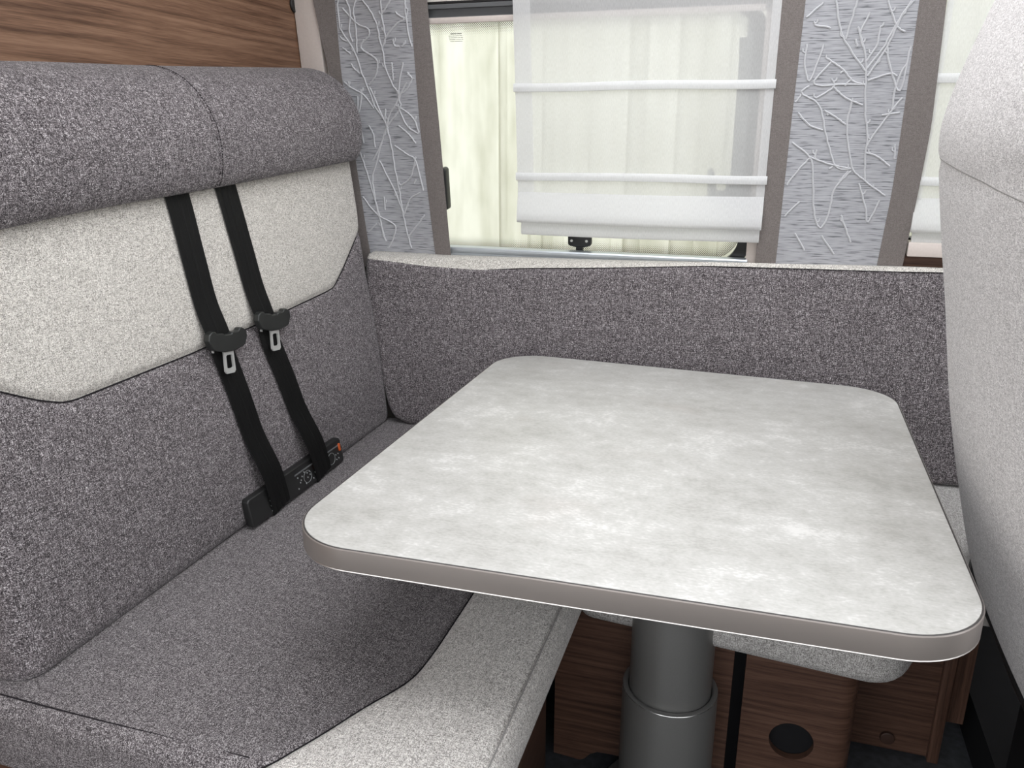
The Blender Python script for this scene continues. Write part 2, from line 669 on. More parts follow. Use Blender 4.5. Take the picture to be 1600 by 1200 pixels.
def pane_mat():
    m = bpy.data.materials.new('acrylic_pane')
    m.use_nodes = True
    nt = m.node_tree
    nt.nodes.clear()
    out = nt.nodes.new('ShaderNodeOutputMaterial')
    tr = nt.nodes.new('ShaderNodeBsdfTransparent')
    tr.inputs[0].default_value = (0.97, 0.98, 0.95, 1)
    gl = nt.nodes.new('ShaderNodeBsdfGlossy')
    gl.inputs['Roughness'].default_value = 0.03
    mx = nt.nodes.new('ShaderNodeMixShader')
    fr = nt.nodes.new('ShaderNodeFresnel')
    fr.inputs[0].default_value = 1.3
    nt.links.new(fr.outputs[0], mx.inputs[0])
    nt.links.new(tr.outputs[0], mx.inputs[1])
    nt.links.new(gl.outputs[0], mx.inputs[2])
    nt.links.new(mx.outputs[0], out.inputs[0])
    return m


M['pane'] = pane_mat()


def dots_mat():
    m = bpy.data.materials.new('dotted_print')
    m.use_nodes = True
    nt = m.node_tree
    nt.nodes.clear()
    out = nt.nodes.new('ShaderNodeOutputMaterial')
    tr = nt.nodes.new('ShaderNodeBsdfTransparent')
    df = nt.nodes.new('ShaderNodeBsdfDiffuse')
    df.inputs[0].default_value = (0.05, 0.04, 0.03, 1)
    at = nt.nodes.new('ShaderNodeAttribute')
    at.attribute_name = 'fade'
    tc = nt.nodes.new('ShaderNodeTexCoord')
    mp = nt.nodes.new('ShaderNodeMapping')
    mp.inputs['Rotation'].default_value = (0, 0, math.pi / 4)
    mp.inputs['Scale'].default_value = (1 / 0.0034, 1 / 0.0034, 1)
    nt.links.new(tc.outputs['UV'], mp.inputs[0])
    sp = nt.nodes.new('ShaderNodeSeparateXYZ')
    nt.links.new(mp.outputs[0], sp.inputs[0])
    dx = math_n(nt, 'SUBTRACT', math_n(nt, 'FRACT', sp.outputs[0]), 0.5)
    dy = math_n(nt, 'SUBTRACT', math_n(nt, 'FRACT', sp.outputs[1]), 0.5)
    r = math_n(nt, 'SQRT', math_n(nt, 'ADD', math_n(nt, 'MULTIPLY', dx, dx), math_n(nt, 'MULTIPLY', dy, dy)))
    ins = math_n(nt, 'LESS_THAN', r, math_n(nt, 'MULTIPLY', at.outputs['Fac'], 0.46))
    mx = nt.nodes.new('ShaderNodeMixShader')
    nt.links.new(ins, mx.inputs[0])
    nt.links.new(tr.outputs[0], mx.inputs[1])
    nt.links.new(df.outputs[0], mx.inputs[2])
    nt.links.new(mx.outputs[0], out.inputs[0])
    return m


M['dots'] = dots_mat()


def outside_mat():
    m, nt, b = mat_new('cream_corrugated_sheet')
    tc = nt.nodes.new('ShaderNodeTexCoord')
    a = thread_noise(nt, tc.outputs['UV'], 9, 0.4, 2, 2)
    c = thread_noise(nt, tc.outputs['UV'], 20, 6, 5, 4)
    s = math_n(nt, 'ADD', math_n(nt, 'MULTIPLY', a, 0.7), math_n(nt, 'MULTIPLY', c, 0.3))
    rp = nt.nodes.new('ShaderNodeValToRGB')
    nt.links.new(s, rp.inputs[0])
    rp.color_ramp.elements[0].position = 0.38
    rp.color_ramp.elements[0].color = (0.44, 0.43, 0.355, 1)
    rp.color_ramp.elements[1].position = 0.60
    rp.color_ramp.elements[1].color = (0.62, 0.61, 0.545, 1)
    nt.links.new(rp.outputs[0], b.inputs['Base Color'])
    b.inputs['Roughness'].default_value = 0.6
    return m


M['outside'] = outside_mat()
M['ground'] = plain('pale_gravel', (0.45, 0.44, 0.40), 0.9, noise_amt=0.2, nscale=20)

# ------------------------------------------------------------------ setting: shell of the camper
struct(G().box(-1.2, 2.0, -0.6, 2.08, -0.04, 0.0).mk('floor', M['floor'], smooth=False))
struct(G().box(-1.175, -1.15, 0.0, 2.02, 0.0, 1.95).mk('wall_left', M['wood'], smooth=False))
# ceiling with an unseen roof-hatch opening, placed to light the table
g = G()
g.box(-1.2, 2.0, -0.9, 0.25, 1.95, 1.98).box(-1.2, 2.0, 1.70, 2.0, 1.95, 1.98)
g.box(-1.2, -0.75, 0.25, 1.70, 1.95, 1.98).box(0.75, 2.0, 0.25, 1.70, 1.95, 1.98)
struct(g.mk('ceiling', M['ceiling'], smooth=False))
# unseen low screens added behind the camera and at right to block light
struct(G().box(-0.45, 2.0, -0.95, -0.93, 0.0, 0.92).mk('light_block_back', M['wallv'], smooth=False))
struct(G().box(1.70, 1.72, -0.93, 2.02, 0.0, 0.95).mk('light_block_right', M['blackm'], smooth=False))
# window wall (leaning), openings for window_1 and window_2
g = G()


def wbox(g, x0, x1, w0, w1, n0=-0.03, n1=0.0):
    return g.box(x0, x1, w0, w1, n0, n1, fn=Wp)


wbox(g, -1.16, -0.90, -0.94, 1.06)
wbox(g, -0.90, -0.037, -0.94, -0.028)
wbox(g, -0.90, -0.037, 0.546, 1.06)
wbox(g, -0.037, 0.15, -0.94, 1.06)
wbox(g, 0.15, 1.0, -0.94, 0.045)
wbox(g, 0.15, 1.0, 0.62, 1.06)
wbox(g, 1.0, 2.0, -0.94, 1.06)
struct(g.mk('wall_window', M['wallv'], smooth=False))
# corner trim between wood wall and curtain
g = G().prism(rrect(-1.149, -1.085, -0.2, 1.0, 0.004, 2), 0.0, 0.02, lambda u, v, h: Wp(u, v, h), b=0.003)
struct(g.mk('trim_1', M['trim']))
# round dark cap where the wood wall meets the trim
o = G().prism(circ(1.872, 1.513, 0.018), 0.0, 0.006, lambda u, v, h: Vector((-1.15 + h, u, v)), b=0.002).mk('cover_cap', M['black'])
o['label'] = 'small round black cap on the wooden wall beside the beige corner trim'
o['category'] = 'cap'
# second window sill: beige ledge over a walnut strip
struct(G().box(0.292, 0.98, 0.034, 0.064, 0.0, 0.030, fn=Wp, b=0.002).mk('trim_2', M['trim']))
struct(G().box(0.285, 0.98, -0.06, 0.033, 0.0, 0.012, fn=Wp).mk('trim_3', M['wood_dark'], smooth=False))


# --- window_1
def window(nm, x0, x1, w0, w1, full):
    r = bpy.data.objects.new(nm, None)
    sc.collection.objects.link(r)
    r.location = Wp((x0 + x1) / 2, w0)
    r['kind'] = 'structure'
    o1 = rrect(x0, x1, w0, w1, 0.075, 8)
    o2 = rrect(x0 + 0.028, x1 - 0.028, w0 + 0.022, w1 - 0.024, 0.058, 8)
    G().ring(o1, o2, -0.026, -0.008, Wp).mk('rubber_seal', M['seal'], r)
    o3 = rrect(x0 + 0.01, x1 - 0.01, w0 + 0.01, w1 - 0.01, 0.065, 8)
    G().prism(o3, -0.045, -0.041, Wp).mk('pane', M['pane'], r)
    return r


win = window('window_1', -0.90, -0.037, -0.032, 0.560, True)
win['label'] = 'wide caravan side window with dotted rim showing a cream ribbed wall outside'


def dot_strip():
    """dotted print that fades inward along the rim of the pane"""
    o_out = rrect(-0.874, -0.064, -0.006, 0.536, 0.06, 10)
    ks = [0, 0.012, 0.024, 0.034]
    fd = [0.95, 0.75, 0.42, 0.0]
    vs, fs, fade = [], [], []
    n = len(o_out)
    for d, f_ in zip(ks, fd):
        for u, v in inset(o_out, d):
            vs.append(Wp(u, v, -0.039))
            fade.append(f_)
    for i in range(len(ks) - 1):
        for j in range(n):
            k = (j + 1) % n
            fs.append((i * n + j, i * n + k, (i + 1) * n + k, (i + 1) * n + j))
    off = win.location
    me = bpy.data.meshes.new('dotted_rim')
    me.from_pydata([v - off for v in vs], [], fs)
    at = me.attributes.new('fade', 'FLOAT', 'POINT')
    for i, f_ in enumerate(fade):
        at.data[i].value = f_
    uv = me.uv_layers.new(name='UVMap')
    for lp in me.loops:
        c = vs[lp.vertex_index]
        uv.data[lp.index].uv = (c.x, c.z)
    me.materials.append(M['dots'])
    o = bpy.data.objects.new('dotted_rim', me)
    sc.collection.objects.link(o)
    o.parent = win


dot_strip()
# bottom aluminium rail
rail = [(-0.006, 0.030), (-0.001, 0.033), (0.004, 0.033), (0.007, 0.030), (0.0075, -0.004), (-0.026, -0.004), (-0.026, 0.016), (-0.019, 0.018), (-0.017, 0.026), (-0.008, 0.027)]
G().sweep([[Wp(x, w, n * 0.55) for w, n in rail] for x in (-0.88, -0.040)]).mk('bottom_rail', M['alu'], win, smooth=False)
# roller cassette above
cas = [(0.534, 0.0), (0.534, 0.016), (0.547, 0.020), (0.547, 0.006), (0.562, 0.010), (0.564, 0.022), (0.573, 0.024), (0.573, 0.0)]
G().sweep([[Wp(x, w, n) for w, n in cas] for x in (-0.81, -0.037)]).mk('blind_cassette', M['rail_grey'], win, smooth=False)
G().box(-0.82, -0.03, 0.5745, 0.579, 0.0, 0.016, fn=Wp).mk('shadow_gap_strip', M['seal'], win, smooth=False)
G().box(-0.815, -0.045, 0.532, 0.545, 0.0, 0.022, fn=Wp, b=0.002).mk('cassette_pull_bar', M['trim'], win)
# beige frame edge on the right of the opening
G().box(-0.044, -0.018, -0.012, 0.54, 0.0, 0.012, fn=Wp, b=0.002).mk('frame_edge', M['trim'], win)
# centre catch
g = G()
g.prism(rounded([(-0.474, 0.040), (-0.474, 0.017), (-0.458, 0.013), (-0.432, 0.013), (-0.416, 0.017), (-0.416, 0.040)], [0.002, 0.006, 0.002, 0.002, 0.006, 0.002], 4), -0.03, -0.012, Wp, b=0.002)
g.box(-0.454, -0.438, -0.002, 0.016, -0.03, -0.014, fn=Wp)
ct = g.mk('window_catch', M['black'], win)
for sx in (-0.4645, -0.4265):
    G().prism(circ(sx, 0.029, 0.0035, 12), -0.012, -0.010, Wp, b=0.0008).mk('screw', M['metal'], ct)
# left handle
G().prism(rrect(-0.800, -0.784, 0.098, 0.204, 0.0075, 5), -0.02, 0.006, Wp, b=0.003).mk('handle', M['black'], win)
# window stay on the right, behind the blind
g = G().box(-0.094, -0.072, 0.13, 0.46, -0.036, -0.030, fn=Wp)
g.box(-0.096, -0.070, 0.455, 0.482, -0.036, -0.024, fn=Wp)
g.box(-0.080, -0.052, 0.14, 0.51, -0.02, -0.014, fn=Wp)
g.mk('stay_arm', M['rail_grey'], win, smooth=False)
g = G().prism([(-0.140, 0.128), (-0.076, 0.124), (-0.076, 0.178), (-0.098, 0.178), (-0.104, 0.158), (-0.122, 0.156), (-0.126, 0.176), (-0.130, 0.200), (-0.138, 0.208), (-0.146, 0.200)], -0.034, -0.018, Wp)
g.mk('stay_latch', M['rail_grey'], win, smooth=False)
# tiny printed lines on the glass (too small to read in the photo)
random.seed(4)
g = G()
rows = [(0.5105, -0.768, -0.739, 0.0022), (0.5060, -0.772, -0.736, 0.0012), (0.5020, -0.772, -0.735, 0.0012), (0.4980, -0.771, -0.736, 0.0011), (0.4940, -0.769, -0.737, 0.0011)]
for w, a, b_, h in rows:
    x = a
    while x < b_:
        l = random.uniform(0.0012, 0.003)
        g.box(x, min(x + l, b_), w - h / 2, w + h / 2, -0.0405, -0.0400, fn=Wp)
        x += l + random.choice((0.0007, 0.0007, 0.0018))
pr = g.mk('printed_lines', M['print'], win, smooth=False)
pr['kind'] = 'stuff'

win2 = window('window_2', 0.15, 1.0, 0.045, 0.62, False)
win2['label'] = 'second side window behind the white blind at the right, beside the cab seat'

# ------------------------------------------------------------------ outside
random.seed(11)
pts = []
x = -3.6
while x < 2.6:
    w = random.choice((0.035, 0.05, 0.07, 0.10))
    d = random.choice((0.0, 0.012, 0.022))
    pts += [(x, 3.3 + d), (x + w * 0.9, 3.3 + d)]
    x += w
g = G()
g.sweep([[Vector((px, py, z)) for px, py in pts] for z in (-0.3, 3.0)], closed=False, caps=False)
o = g.mk('corrugated_wall', M['outside'], smooth=False)
o['label'] = 'cream ribbed wall standing outside beyond the caravan window'
o['category'] = 'wall'
struct(G().box(-4, 3, 2.1, 5, -0.5, -0.3).mk('ground', M['ground'], smooth=False))

# ------------------------------------------------------------------ left bench: base, seat cushion, backrest
base = root('bench_box', (-0.7, 0.97, 0.0), 'walnut box base under the long left bench seat', 'bench box')
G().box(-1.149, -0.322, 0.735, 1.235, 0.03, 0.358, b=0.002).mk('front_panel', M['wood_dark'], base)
G().box(-1.149, -0.34, 0.75, 1.2, 0.0, 0.03).mk('plinth', M['blackm'], base, smooth=False)

gtab = [(0.60, -0.62), (0.671, -0.536), (0.695, -0.525), (0.748, -0.497), (0.811, -0.469), (0.862, -0.440), (0.885, -0.431), (0.905, -0.428), (0.96, -0.425), (1.3, -0.425), (2.0, -0.425)]
seat = root('seat_cushion', (-0.64, 1.25, 0.36), 'long dark grey bench seat cushion with pale front bolster, under the seat belts', 'cushion')


def seat_secs(which):
    secs = []
    ys = [0.653 + 0.030 * (1 - math.cos(math.pi / 2 * i / 6)) for i in range(7)]
    ys += [0.69 + 0.02 * i for i in range(0, 16)] + [1.04 + 0.06 * i for i in range(14)]
    ys.append(1.865)
    for y in ys:
        t = min(1, (y - 0.653) / 0.030)
        d = 0.030 * (1 - math.sqrt(max(0, 1 - (1 - t) ** 2)))
        sag = 0.006 * math.sin(math.pi * min(1, max(0, (y - 0.65) / 1.2)))
        gx = smooth_tab(gtab, y, 0.02)
        zt = 0.4705 - d

        def top(x):
            z = zt
            z -= 0.006 * gauss(x - gx, 0.007)                       # seam groove
            if x < gx:
                z -= 0.012 * gauss(x - gx + 0.045, 0.05) * min(1, max(0, (y - 0.70) / 0.15))
                z += 0.004 * math.sin(7 * y + 5 * x) * min(1, max(0, (-0.5 - x) / 0.1)) * 0.5
                z -= sag * 0.5 * gauss(x + 0.65, 0.2)
            else:
                z += 0.007 * math.sin(math.pi * min(1, (x - gx) / (-0.268 - gx)))
            z -= 0.004 * gauss(x + 0.271, 0.005)
            return z
        if which == 'light':
            s = [(-0.305 - d, 0.362 + d * .3), (-0.280 - d, 0.366 + d * .3), (-0.265 - d, 0.380), (-0.257 - d, 0.400), (-0.254 - d, 0.425), (-0.257 - d, 0.448), (-0.264 - d, 0.464 - d)]
            xs = [-0.268, -0.271, -0.274, -0.280] + [-0.290 + (gx + 0.02 + 0.290) * i / 7 for i in range(8)] + [gx + 0.012, gx + 0.007, gx + 0.003, gx]
            s += [(x_ - (d if x_ > -0.29 else 0), top(x_)) for x_ in xs]
            s += [(gx, 0.40), (gx, 0.362 + d * .3)]
        else:
            s = [(gx, 0.362 + d * .3), (gx, 0.40)]
            xs = [gx, gx - 0.003, gx - 0.007, gx - 0.012] + [gx - 0.02 + (-0.99 - gx + 0.02) * i / 26 for i in range(27)]
            s += [(x_, top(x_)) for x_ in xs]
            s += [(-1.005 + d, 0.462 - d), (-1.02 + d, 0.44), (-1.022 + d, 0.40), (-1.01 + d, 0.372), (-0.99 + d, 0.362 + d * .3)]
        secs.append([Vector((a, y, z)) for a, z in s])
    return secs, ys


s_, ys_ = seat_secs('light')
G().sweep(s_).mk('front_bolster', M['bolster'], seat, sharp=70)['label'] = 'pale grey front bolster'
s_, _ = seat_secs('dark')
G().sweep(s_).mk('seat_pad', M['seatcloth'], seat, sharp=70)['label'] = 'dark grey melange seat pad'
G().tube([(smooth_tab(gtab, y, 0.02), y, 0.4650) for y in [0.66 + 0.012 * i for i in range(100)]], 0.0013, 6).mk('seam', M['thread'], seat)
G().tube([(-0.2695, y, 0.4695) for y in [0.672 + 0.03 * i for i in range(40)]], 0.0011, 6).mk('piping', M['thread_light'], seat)
G().tube([(x, 0.6765 + 0.0015 * math.sin(9 * x), 0.4706) for x in [-1.0 + 0.02 * i for i in range(23)]], 0.0010, 6).mk('piping', M['thread'], seat)

# backrest
back = root('back_cushion', (-1.04, 1.25, 0.472), 'tall grey bench backrest with pale shaped panel and dark padded head roll', 'cushion')
btab = [(0.55, 0.98), (0.72, 0.913), (0.777, 0.882), (0.831, 0.852), (0.869, 0.836), (0.892, 0.833), (1.155, 0.836), (1.398, 0.846), (1.65, 0.860), (1.681, 0.864), (1.74, 0.901), (1.86, 0.99), (1.95, 1.06)]
Y0, Y1 = 0.700, 1.862


def bx_front(y, z):
    x = -0.930 - 0.114 * (z - 0.47)
    x += 0.010 * math.sin(math.pi * min(1, max(0, (z - 0.47) / 0.40))) * 0.6
    if z < 0.50:
        x -= 0.016 * (1 - math.sqrt(max(0, 1 - ((0.50 - z) / 0.03) ** 2)))
    gz = smooth_tab(btab, y, 0.008)
    x -= 0.006 * gauss(z - gz, 0.008)
    if z > gz:
        x += 0.004 * min(1, (z - gz) / 0.05)
    return x


def back_ys():
    ys = [Y0 + 0.035 * (1 - math.cos(math.pi / 2 * i / 7)) for i in range(8)]
    ys += [0.745 + 0.015 * i for i in range(12)] + [0.935 + 0.045 * i for i in range(16)]
    ys += [1.63, 1.65, 1.665, 1.68, 1.695, 1.72, 1.75, 1.78, 1.81]
    ys += [Y1 - 0.035 * (1 - math.cos(math.pi / 2 * (7 - i) / 7)) for i in range(8)]
    return ys


def back_secs(which):
    secs = []
    for y in back_ys():
        d = 0
        for e_ in ((y - Y0) / 0.035, (Y1 - y) / 0.035):
            if e_ < 1:
                d = 0.040 * (1 - math.sqrt(max(0, 1 - (1 - max(0, e_)) ** 2)))
        gz = smooth_tab(btab, y, 0.008)
        if which == 'dark':
            zs = [0.472, 0.474, 0.478, 0.484, 0.492, 0.50] + [0.50 + (gz - 0.025 - 0.50) * i / 16 for i in range(1, 17)] + [gz - 0.017, gz - 0.011, gz - 0.006, gz - 0.003, gz]
            s = [(-1.125, 0.474)] + [(bx_front(y, z) - d, z) for z in zs] + [(-1.125, gz)]
        else:
            zs = [gz, gz + 0.003, gz + 0.006, gz + 0.011, gz + 0.017] + [gz + 0.025 + (1.20 - gz - 0.025) * i / 10 for i in range(11)]
            s = [(-1.125, gz)] + [(bx_front(y, z) - d, z) for z in zs] + [(-1.125, 1.20)]
        secs.append([Vector((a, y, z)) for a, z in s])
    return secs


G().sweep(back_secs('dark')).mk('lower_pad', M['dark'], back, sharp=70)['label'] = 'dark grey melange lower pad'
G().sweep(back_secs('light')).mk('upper_pad', M['light'], back, sharp=70)['label'] = 'pale grey panel with angled corners'
G().tube([(bx_front(y, smooth_tab(btab, y, 0.008)) + 0.0012, y, smooth_tab(btab, y, 0.008)) for y in [Y0 + 0.035 + 0.0091 * i for i in range(121)]], 0.0012, 6).mk('seam', M['thread'], back)
G().tube([(-0.951 - 0.114 * (z - 0.5), Y0 + 0.020, z) for z in [0.49 + 0.03 * i for i in range(14)]], 0.0010, 6).mk('seam', M['thread'], back)

# head roll: two joined lengths
HS = [(-0.990, 0.000), (-1.040, 0.012), (-1.100, 0.022), (-1.142, 0.040), (-1.146, 0.130), (-1.140, 0.200), (-1.112, 0.214), (-1.075, 0.212), (-1.030, 0.194), (-0.990, 0.156), (-0.966, 0.105), (-0.962, 0.055), (-0.970, 0.016)]


def roll(y0, y1, end_lo, end_hi, nm):
    secs = []
    R = 0.055
    ys = []
    n = 40
    ys = [y0 + (y1 - y0) * (0.5 - 0.5 * math.cos(math.pi * i / n)) for i in range(n + 1)]
    loop = catmull([(a, b, 0) for a, b in HS], 5)
    c = Vector((-1.055, 0.10, 0))
    for y in ys:
        dz = (1.092 + (y - 0.85) * 0.060) + 0.004 * gauss(y - 1.0, 0.2)
        k = 1.0
        inx = 0
        for flag, t in ((end_lo, y - y0), (end_hi, y1 - y)):
            RR = R if flag else 0.006
            if t < RR:
                q = 1 - math.sqrt(max(0, 1 - (1 - t / RR) ** 2))
                k = min(k, 1 - (0.50 if flag else 0.05) * q)
        secs.append([Vector((max(-1.147, c.x + (p.x - c.x) * k), y, dz + c.y + (p.y - c.y) * k)) for p in loop])
    return G().sweep(secs).mk(nm, M['dark'], back, sharp=75)


roll(0.665, 1.2805, True, False, 'head_roll')
roll(1.2795, 1.872, False, True, 'head_roll')
# stitches beside the join
loop = catmull([(a, b, 0) for a, b in HS], 5)
st = []
for i in range(30, 62):
    a, b_ = loop[i % len(loop)], loop[(i + 1) % len(loop)]
    for k in range(2):
        p = a.lerp(b_, k / 2 + 0.05)
        q = a.lerp(b_, k / 2 + 0.38)
        dz = 1.092 + (1.283 - 0.85) * 0.060
        o_ = (p - Vector((-1.055, 0.10, 0))).normalized() * 0.0012
        g_ = [(v.x + o_.x, 1.2865, dz + v.y + o_.y) for v in (p, q)]
        st.append(g_)
g = G()
for a, b_ in st:
    g.tube([a, b_], 0.0008, 5)
o = g.mk('stitching', M['thread'], back)
o['kind'] = 'stuff'

# ------------------------------------------------------------------ side cushion on the window wall
side = root('side_cushion', (-0.25, 1.88, 0.474), 'long dark grey side cushion with pale top edge, standing under the window', 'cushion')
ztab = [(-1.02, 0.907), (-0.991, 0.906), (-0.931, 0.904), (-0.825, 0.895), (-0.695, 0.892), (-0.645, 0.893), (-0.571, 0.900), (-0.335, 0.913), (-0.131, 0.927), (0.074, 0.931), (0.267, 0.934), (0.358, 0.937), (0.7, 0.940)]
tb = [(-1.02, 0.917), (-0.749, 0.916), (-0.350, 0.923), (-0.041, 0.930), (0.144, 0.935), (0.275, 0.938), (0.7, 0.94)]
ctab = [(0.470, -0.868), (0.478, -0.884), (0.49, -0.915), (0.52, -0.930), (0.574, -0.944), (0.66, -0.957), (0.743, -0.974), (0.80, -0.990), (0.85, -0.992), (0.94, -0.988)]
SX0, SX1 = -0.985, 0.60


def side_secs(which):
    secs = []
    xs = [SX0 + 0.022 * (1 - math.cos(math.pi / 2 * i / 6)) for i in range(7)]
    xs += [SX0 + 0.035 + (SX1 - 0.03 - SX0 - 0.035) * i / 44 for i in range(45)]
    xs += [SX1 - 0.012, SX1 - 0.004, SX1]
    for x in xs:
        d = 0
        for t, R in (((x - SX0), 0.022), (SX1 - x, 0.02)):
            if t < R:
                d = R * (1 - math.sqrt(max(0, 1 - (1 - t / R) ** 2)))
        zf = smooth_tab(ztab, x, 0.03)
        zb = smooth_tab(tb, x, 0.03)

        def P(y, z):
            f = max(0.0, 1 - (x - SX0) / 0.35)
            c = smooth_tab(ctab, z, 0.008) - SX0
            return Vector((x + c * f * f, y, z))

        def fy(z):
            y = 1.822 + 0.035 * (z - 0.47) / 0.44
            y -= 0.006 * math.sin(math.pi * min(1, (z - 0.47) / 0.44))
            y += 0.004 * gauss(z - zf, 0.007)
            if z < 0.50:
                y += 0.018 * (1 - math.sqrt(max(0, 1 - ((0.50 - z) / 0.028) ** 2)))
            y += 0.0015 * math.sin(9 * x + 7 * z)
            return y + d
        if which == 'dark':
            zs = [0.472, 0.475, 0.481, 0.490, 0.50] + [0.50 + (zf - 0.02 - 0.50) * i / 16 for i in range(1, 17)] + [zf - 0.012, zf - 0.006, zf]
            s = [P(1.965, 0.474)] + [P(fy(z), z) for z in zs] + [P(1.93, zf - 0.002)]
        else:
            y0 = fy(zf)
            s = [P(1.93, zf - 0.002), P(y0, zf), P(y0 + 0.003, zf + 0.004), P(y0 + 0.010, zf + 0.009), P(y0 + 0.022, zb - 0.003), P(1.90, zb), P(1.925, zb), P(1.936, zb - 0.008)]
        secs.append(s)
    return secs


G().sweep(side_secs('dark')).mk('front_panel', M['dark'], side, sharp=70)
G().sweep(side_secs('light')).mk('top_strip', M['light'], side, sharp=70)['label'] = 'pale grey top edge strip'
G().tube([(x, 1.8610 , smooth_tab(ztab, x, 0.03) + 0.0005) for x in [SX0 + 0.02 + 0.0155 * i for i in range(100)]], 0.0011, 6).mk('seam', M['thread'], side)

# ------------------------------------------------------------------ corner seat cushion between bench and cab
cs = root('corner_seat_cushion', (0.0, 1.5, 0.362), 'pale grey seat cushion half hidden under the table, against the side cushion', 'cushion')
out = rounded([(-0.274, 1.247), (0.262, 1.197), (0.405, 1.52), (0.56, 1.93), (-0.274, 1.93)], [0.034, 0.07, 0.05, 0.034, 0.034], 6)
G().prism(out, 0.362, 0.470, XYZ, b=0.032, seg=6).mk('seat_pad', M['corner'], cs, sharp=60)

cb = root('corner_cabinet', (-0.1, 1.31, 0.0), 'walnut cabinet under the corner seat with round vent hole, behind the table leg', 'cabinet')
# left loose panel with toe notch
pan = [(-0.322, 0.006), (-0.268, 0.002), (-0.258, 0.008), (-0.247, 0.022), (-0.232, 0.031), (-0.20, 0.033), (-0.02, 0.02), (0.012, 0.004), (0.012, 0.360), (-0.322, 0.360)]
G().prism(pan, 1.30, 1.315, lambda u, v, h: Vector((u, h, v)), b=0.0).mk('door_panel', M['wood_dark'], cb, smooth=False)
# box with rounded corner and hole
hole = circ(0.128, 0.128, 0.040, 32)


def holed(g, x0, x1, z0, z1, y0, y1, hole):
    n = len(hole)
    outer = []
    cx, cz = 0.128, 0.128
    for u, v in hole:
        dx, dz = u - cx, v - cz
        t = min([((x1 - cx) / dx) if dx > 1e-9 else 1e9, ((x0 - cx) / dx) if dx < -1e-9 else 1e9,
                 ((z1 - cz) / dz) if dz > 1e-9 else 1e9, ((z0 - cz) / dz) if dz < -1e-9 else 1e9])
        outer.append((cx + dx * t, cz + dz * t))
    g.ring(outer, hole, y0, y1, lambda u, v, h: Vector((u, h, v)))


g = G()
holed(g, 0.034, 0.20, 0.0, 0.360, 1.33, 1.345, circ(0.128, 0.128, 0.040, 64))
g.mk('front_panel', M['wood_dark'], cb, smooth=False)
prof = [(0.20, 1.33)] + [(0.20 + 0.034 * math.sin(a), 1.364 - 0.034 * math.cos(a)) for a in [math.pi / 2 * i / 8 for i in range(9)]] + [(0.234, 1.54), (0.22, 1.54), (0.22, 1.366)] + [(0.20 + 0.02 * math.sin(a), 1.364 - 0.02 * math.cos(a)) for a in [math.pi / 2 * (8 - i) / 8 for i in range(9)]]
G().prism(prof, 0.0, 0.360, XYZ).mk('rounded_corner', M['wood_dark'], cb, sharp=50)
G().box(0.034, 0.215, 1.347, 1.55, 0.0, 0.359).mk('inner_shade_box', M['blackm'], cb, smooth=False)  # black filler stands in for the shade behind the hole and gap
G().box(-0.31, 0.034, 1.36, 1.55, 0.0, 0.359).mk('inner_shade_box', M['blackm'], cb, smooth=False)
rp_ = root('cabinet_side_panel', (0.34, 1.52, 0.0), 'walnut panel with small round cap right of the vent hole box, below the corner seat', 'panel')
G().box(0.236, 0.418, 1.52, 1.535, 0.004, 0.360).mk('panel_board', M['wood_dark'], rp_, smooth=False)
G().box(0.404, 0.424, 1.508, 1.540, 0.0, 0.360, b=0.001).mk('edge_post', M['wood_dark'], rp_, swap=True)
G().box(0.4245, 0.462, 1.535, 1.552, 0.085, 0.360).mk('side_board', M['wood_dark'], rp_, smooth=False, swap=True)
G().prism(circ(0.3275, 0.033, 0.014), 1.512, 1.52, lambda u, v, h: Vector((u, h, v)), b=0.002).mk('round_cap', plain('brown_cap', (0.045, 0.022, 0.015), 0.5), rp_)

# ------------------------------------------------------------------ table
TX, TY = -0.095, 1.25
tab = root('pedestal_table', (TX, TY, 0.0), 'dinette table with pale stone-look top and thick grey pedestal leg', 'table')
T = [(-.572, .789), (.264, .812), (.268, 1.701), (-.564, 1.741)]
TO = rounded(T, 0.096, 14)
G().prism(TO, 0.7165, 0.7200, XYZ, b=0.0006, seg=2).mk('tabletop', M['stone'], tab, sharp=30)
TOe = inset(TO, -0.0022)
TOi = inset(TO, 0.004)
# edge band: vertical strip with a lip top and bottom
prof = [(0.0002, 0.7190), (-0.0022, 0.7192), (-0.0034, 0.7180), (-0.0036, 0.7160), (-0.0036, 0.6910), (-0.0028, 0.6888), (0.006, 0.6888), (0.006, 0.7160), (0.0002, 0.7164)]
g = G()
loops = [[Vector((u, v, z)) for u, v in inset(TO, d)] for d, z in prof]
n = len(loops)
m_ = len(loops[0])
vs = [p for l in loops for p in l]
fs = []
for i in range(n):
    for j in range(m_):
        a, b_ = i, (i + 1) % n
        k = (j + 1) % m_
        fs.append((a * m_ + j, a * m_ + k, b_ * m_ + k, b_ * m_ + j))
g.add(vs, fs)
eb = g.mk('edge_band', M['edge'], tab, sharp=20)
G().tube([(u, v, 0.6887) for u, v in inset(TO, -0.0026)], 0.0011, 6, closed=True).mk('lower_lip', M['edge_lip'], eb)
G().tube([(u, v, 0.7192) for u, v in inset(TO, -0.0012)], 0.0009, 6, closed=True).mk('upper_lip', M['edge_dark'], eb)
G().prism(inset(TO, 0.0065), 0.692, 0.716, XYZ).mk('core_board', M['rail_grey'], tab, smooth=False)
G().lathe([(0.0, 0.690), (0.12, 0.690), (0.12, 0.681), (0.073, 0.676), (0.0, 0.676)], TX, TY).mk('top_plate', M['black'], tab)
G().lathe([(0.0730, 0.677), (0.0730, 0.20)], TX, TY, 64).mk('upper_tube', M['leg'], tab)
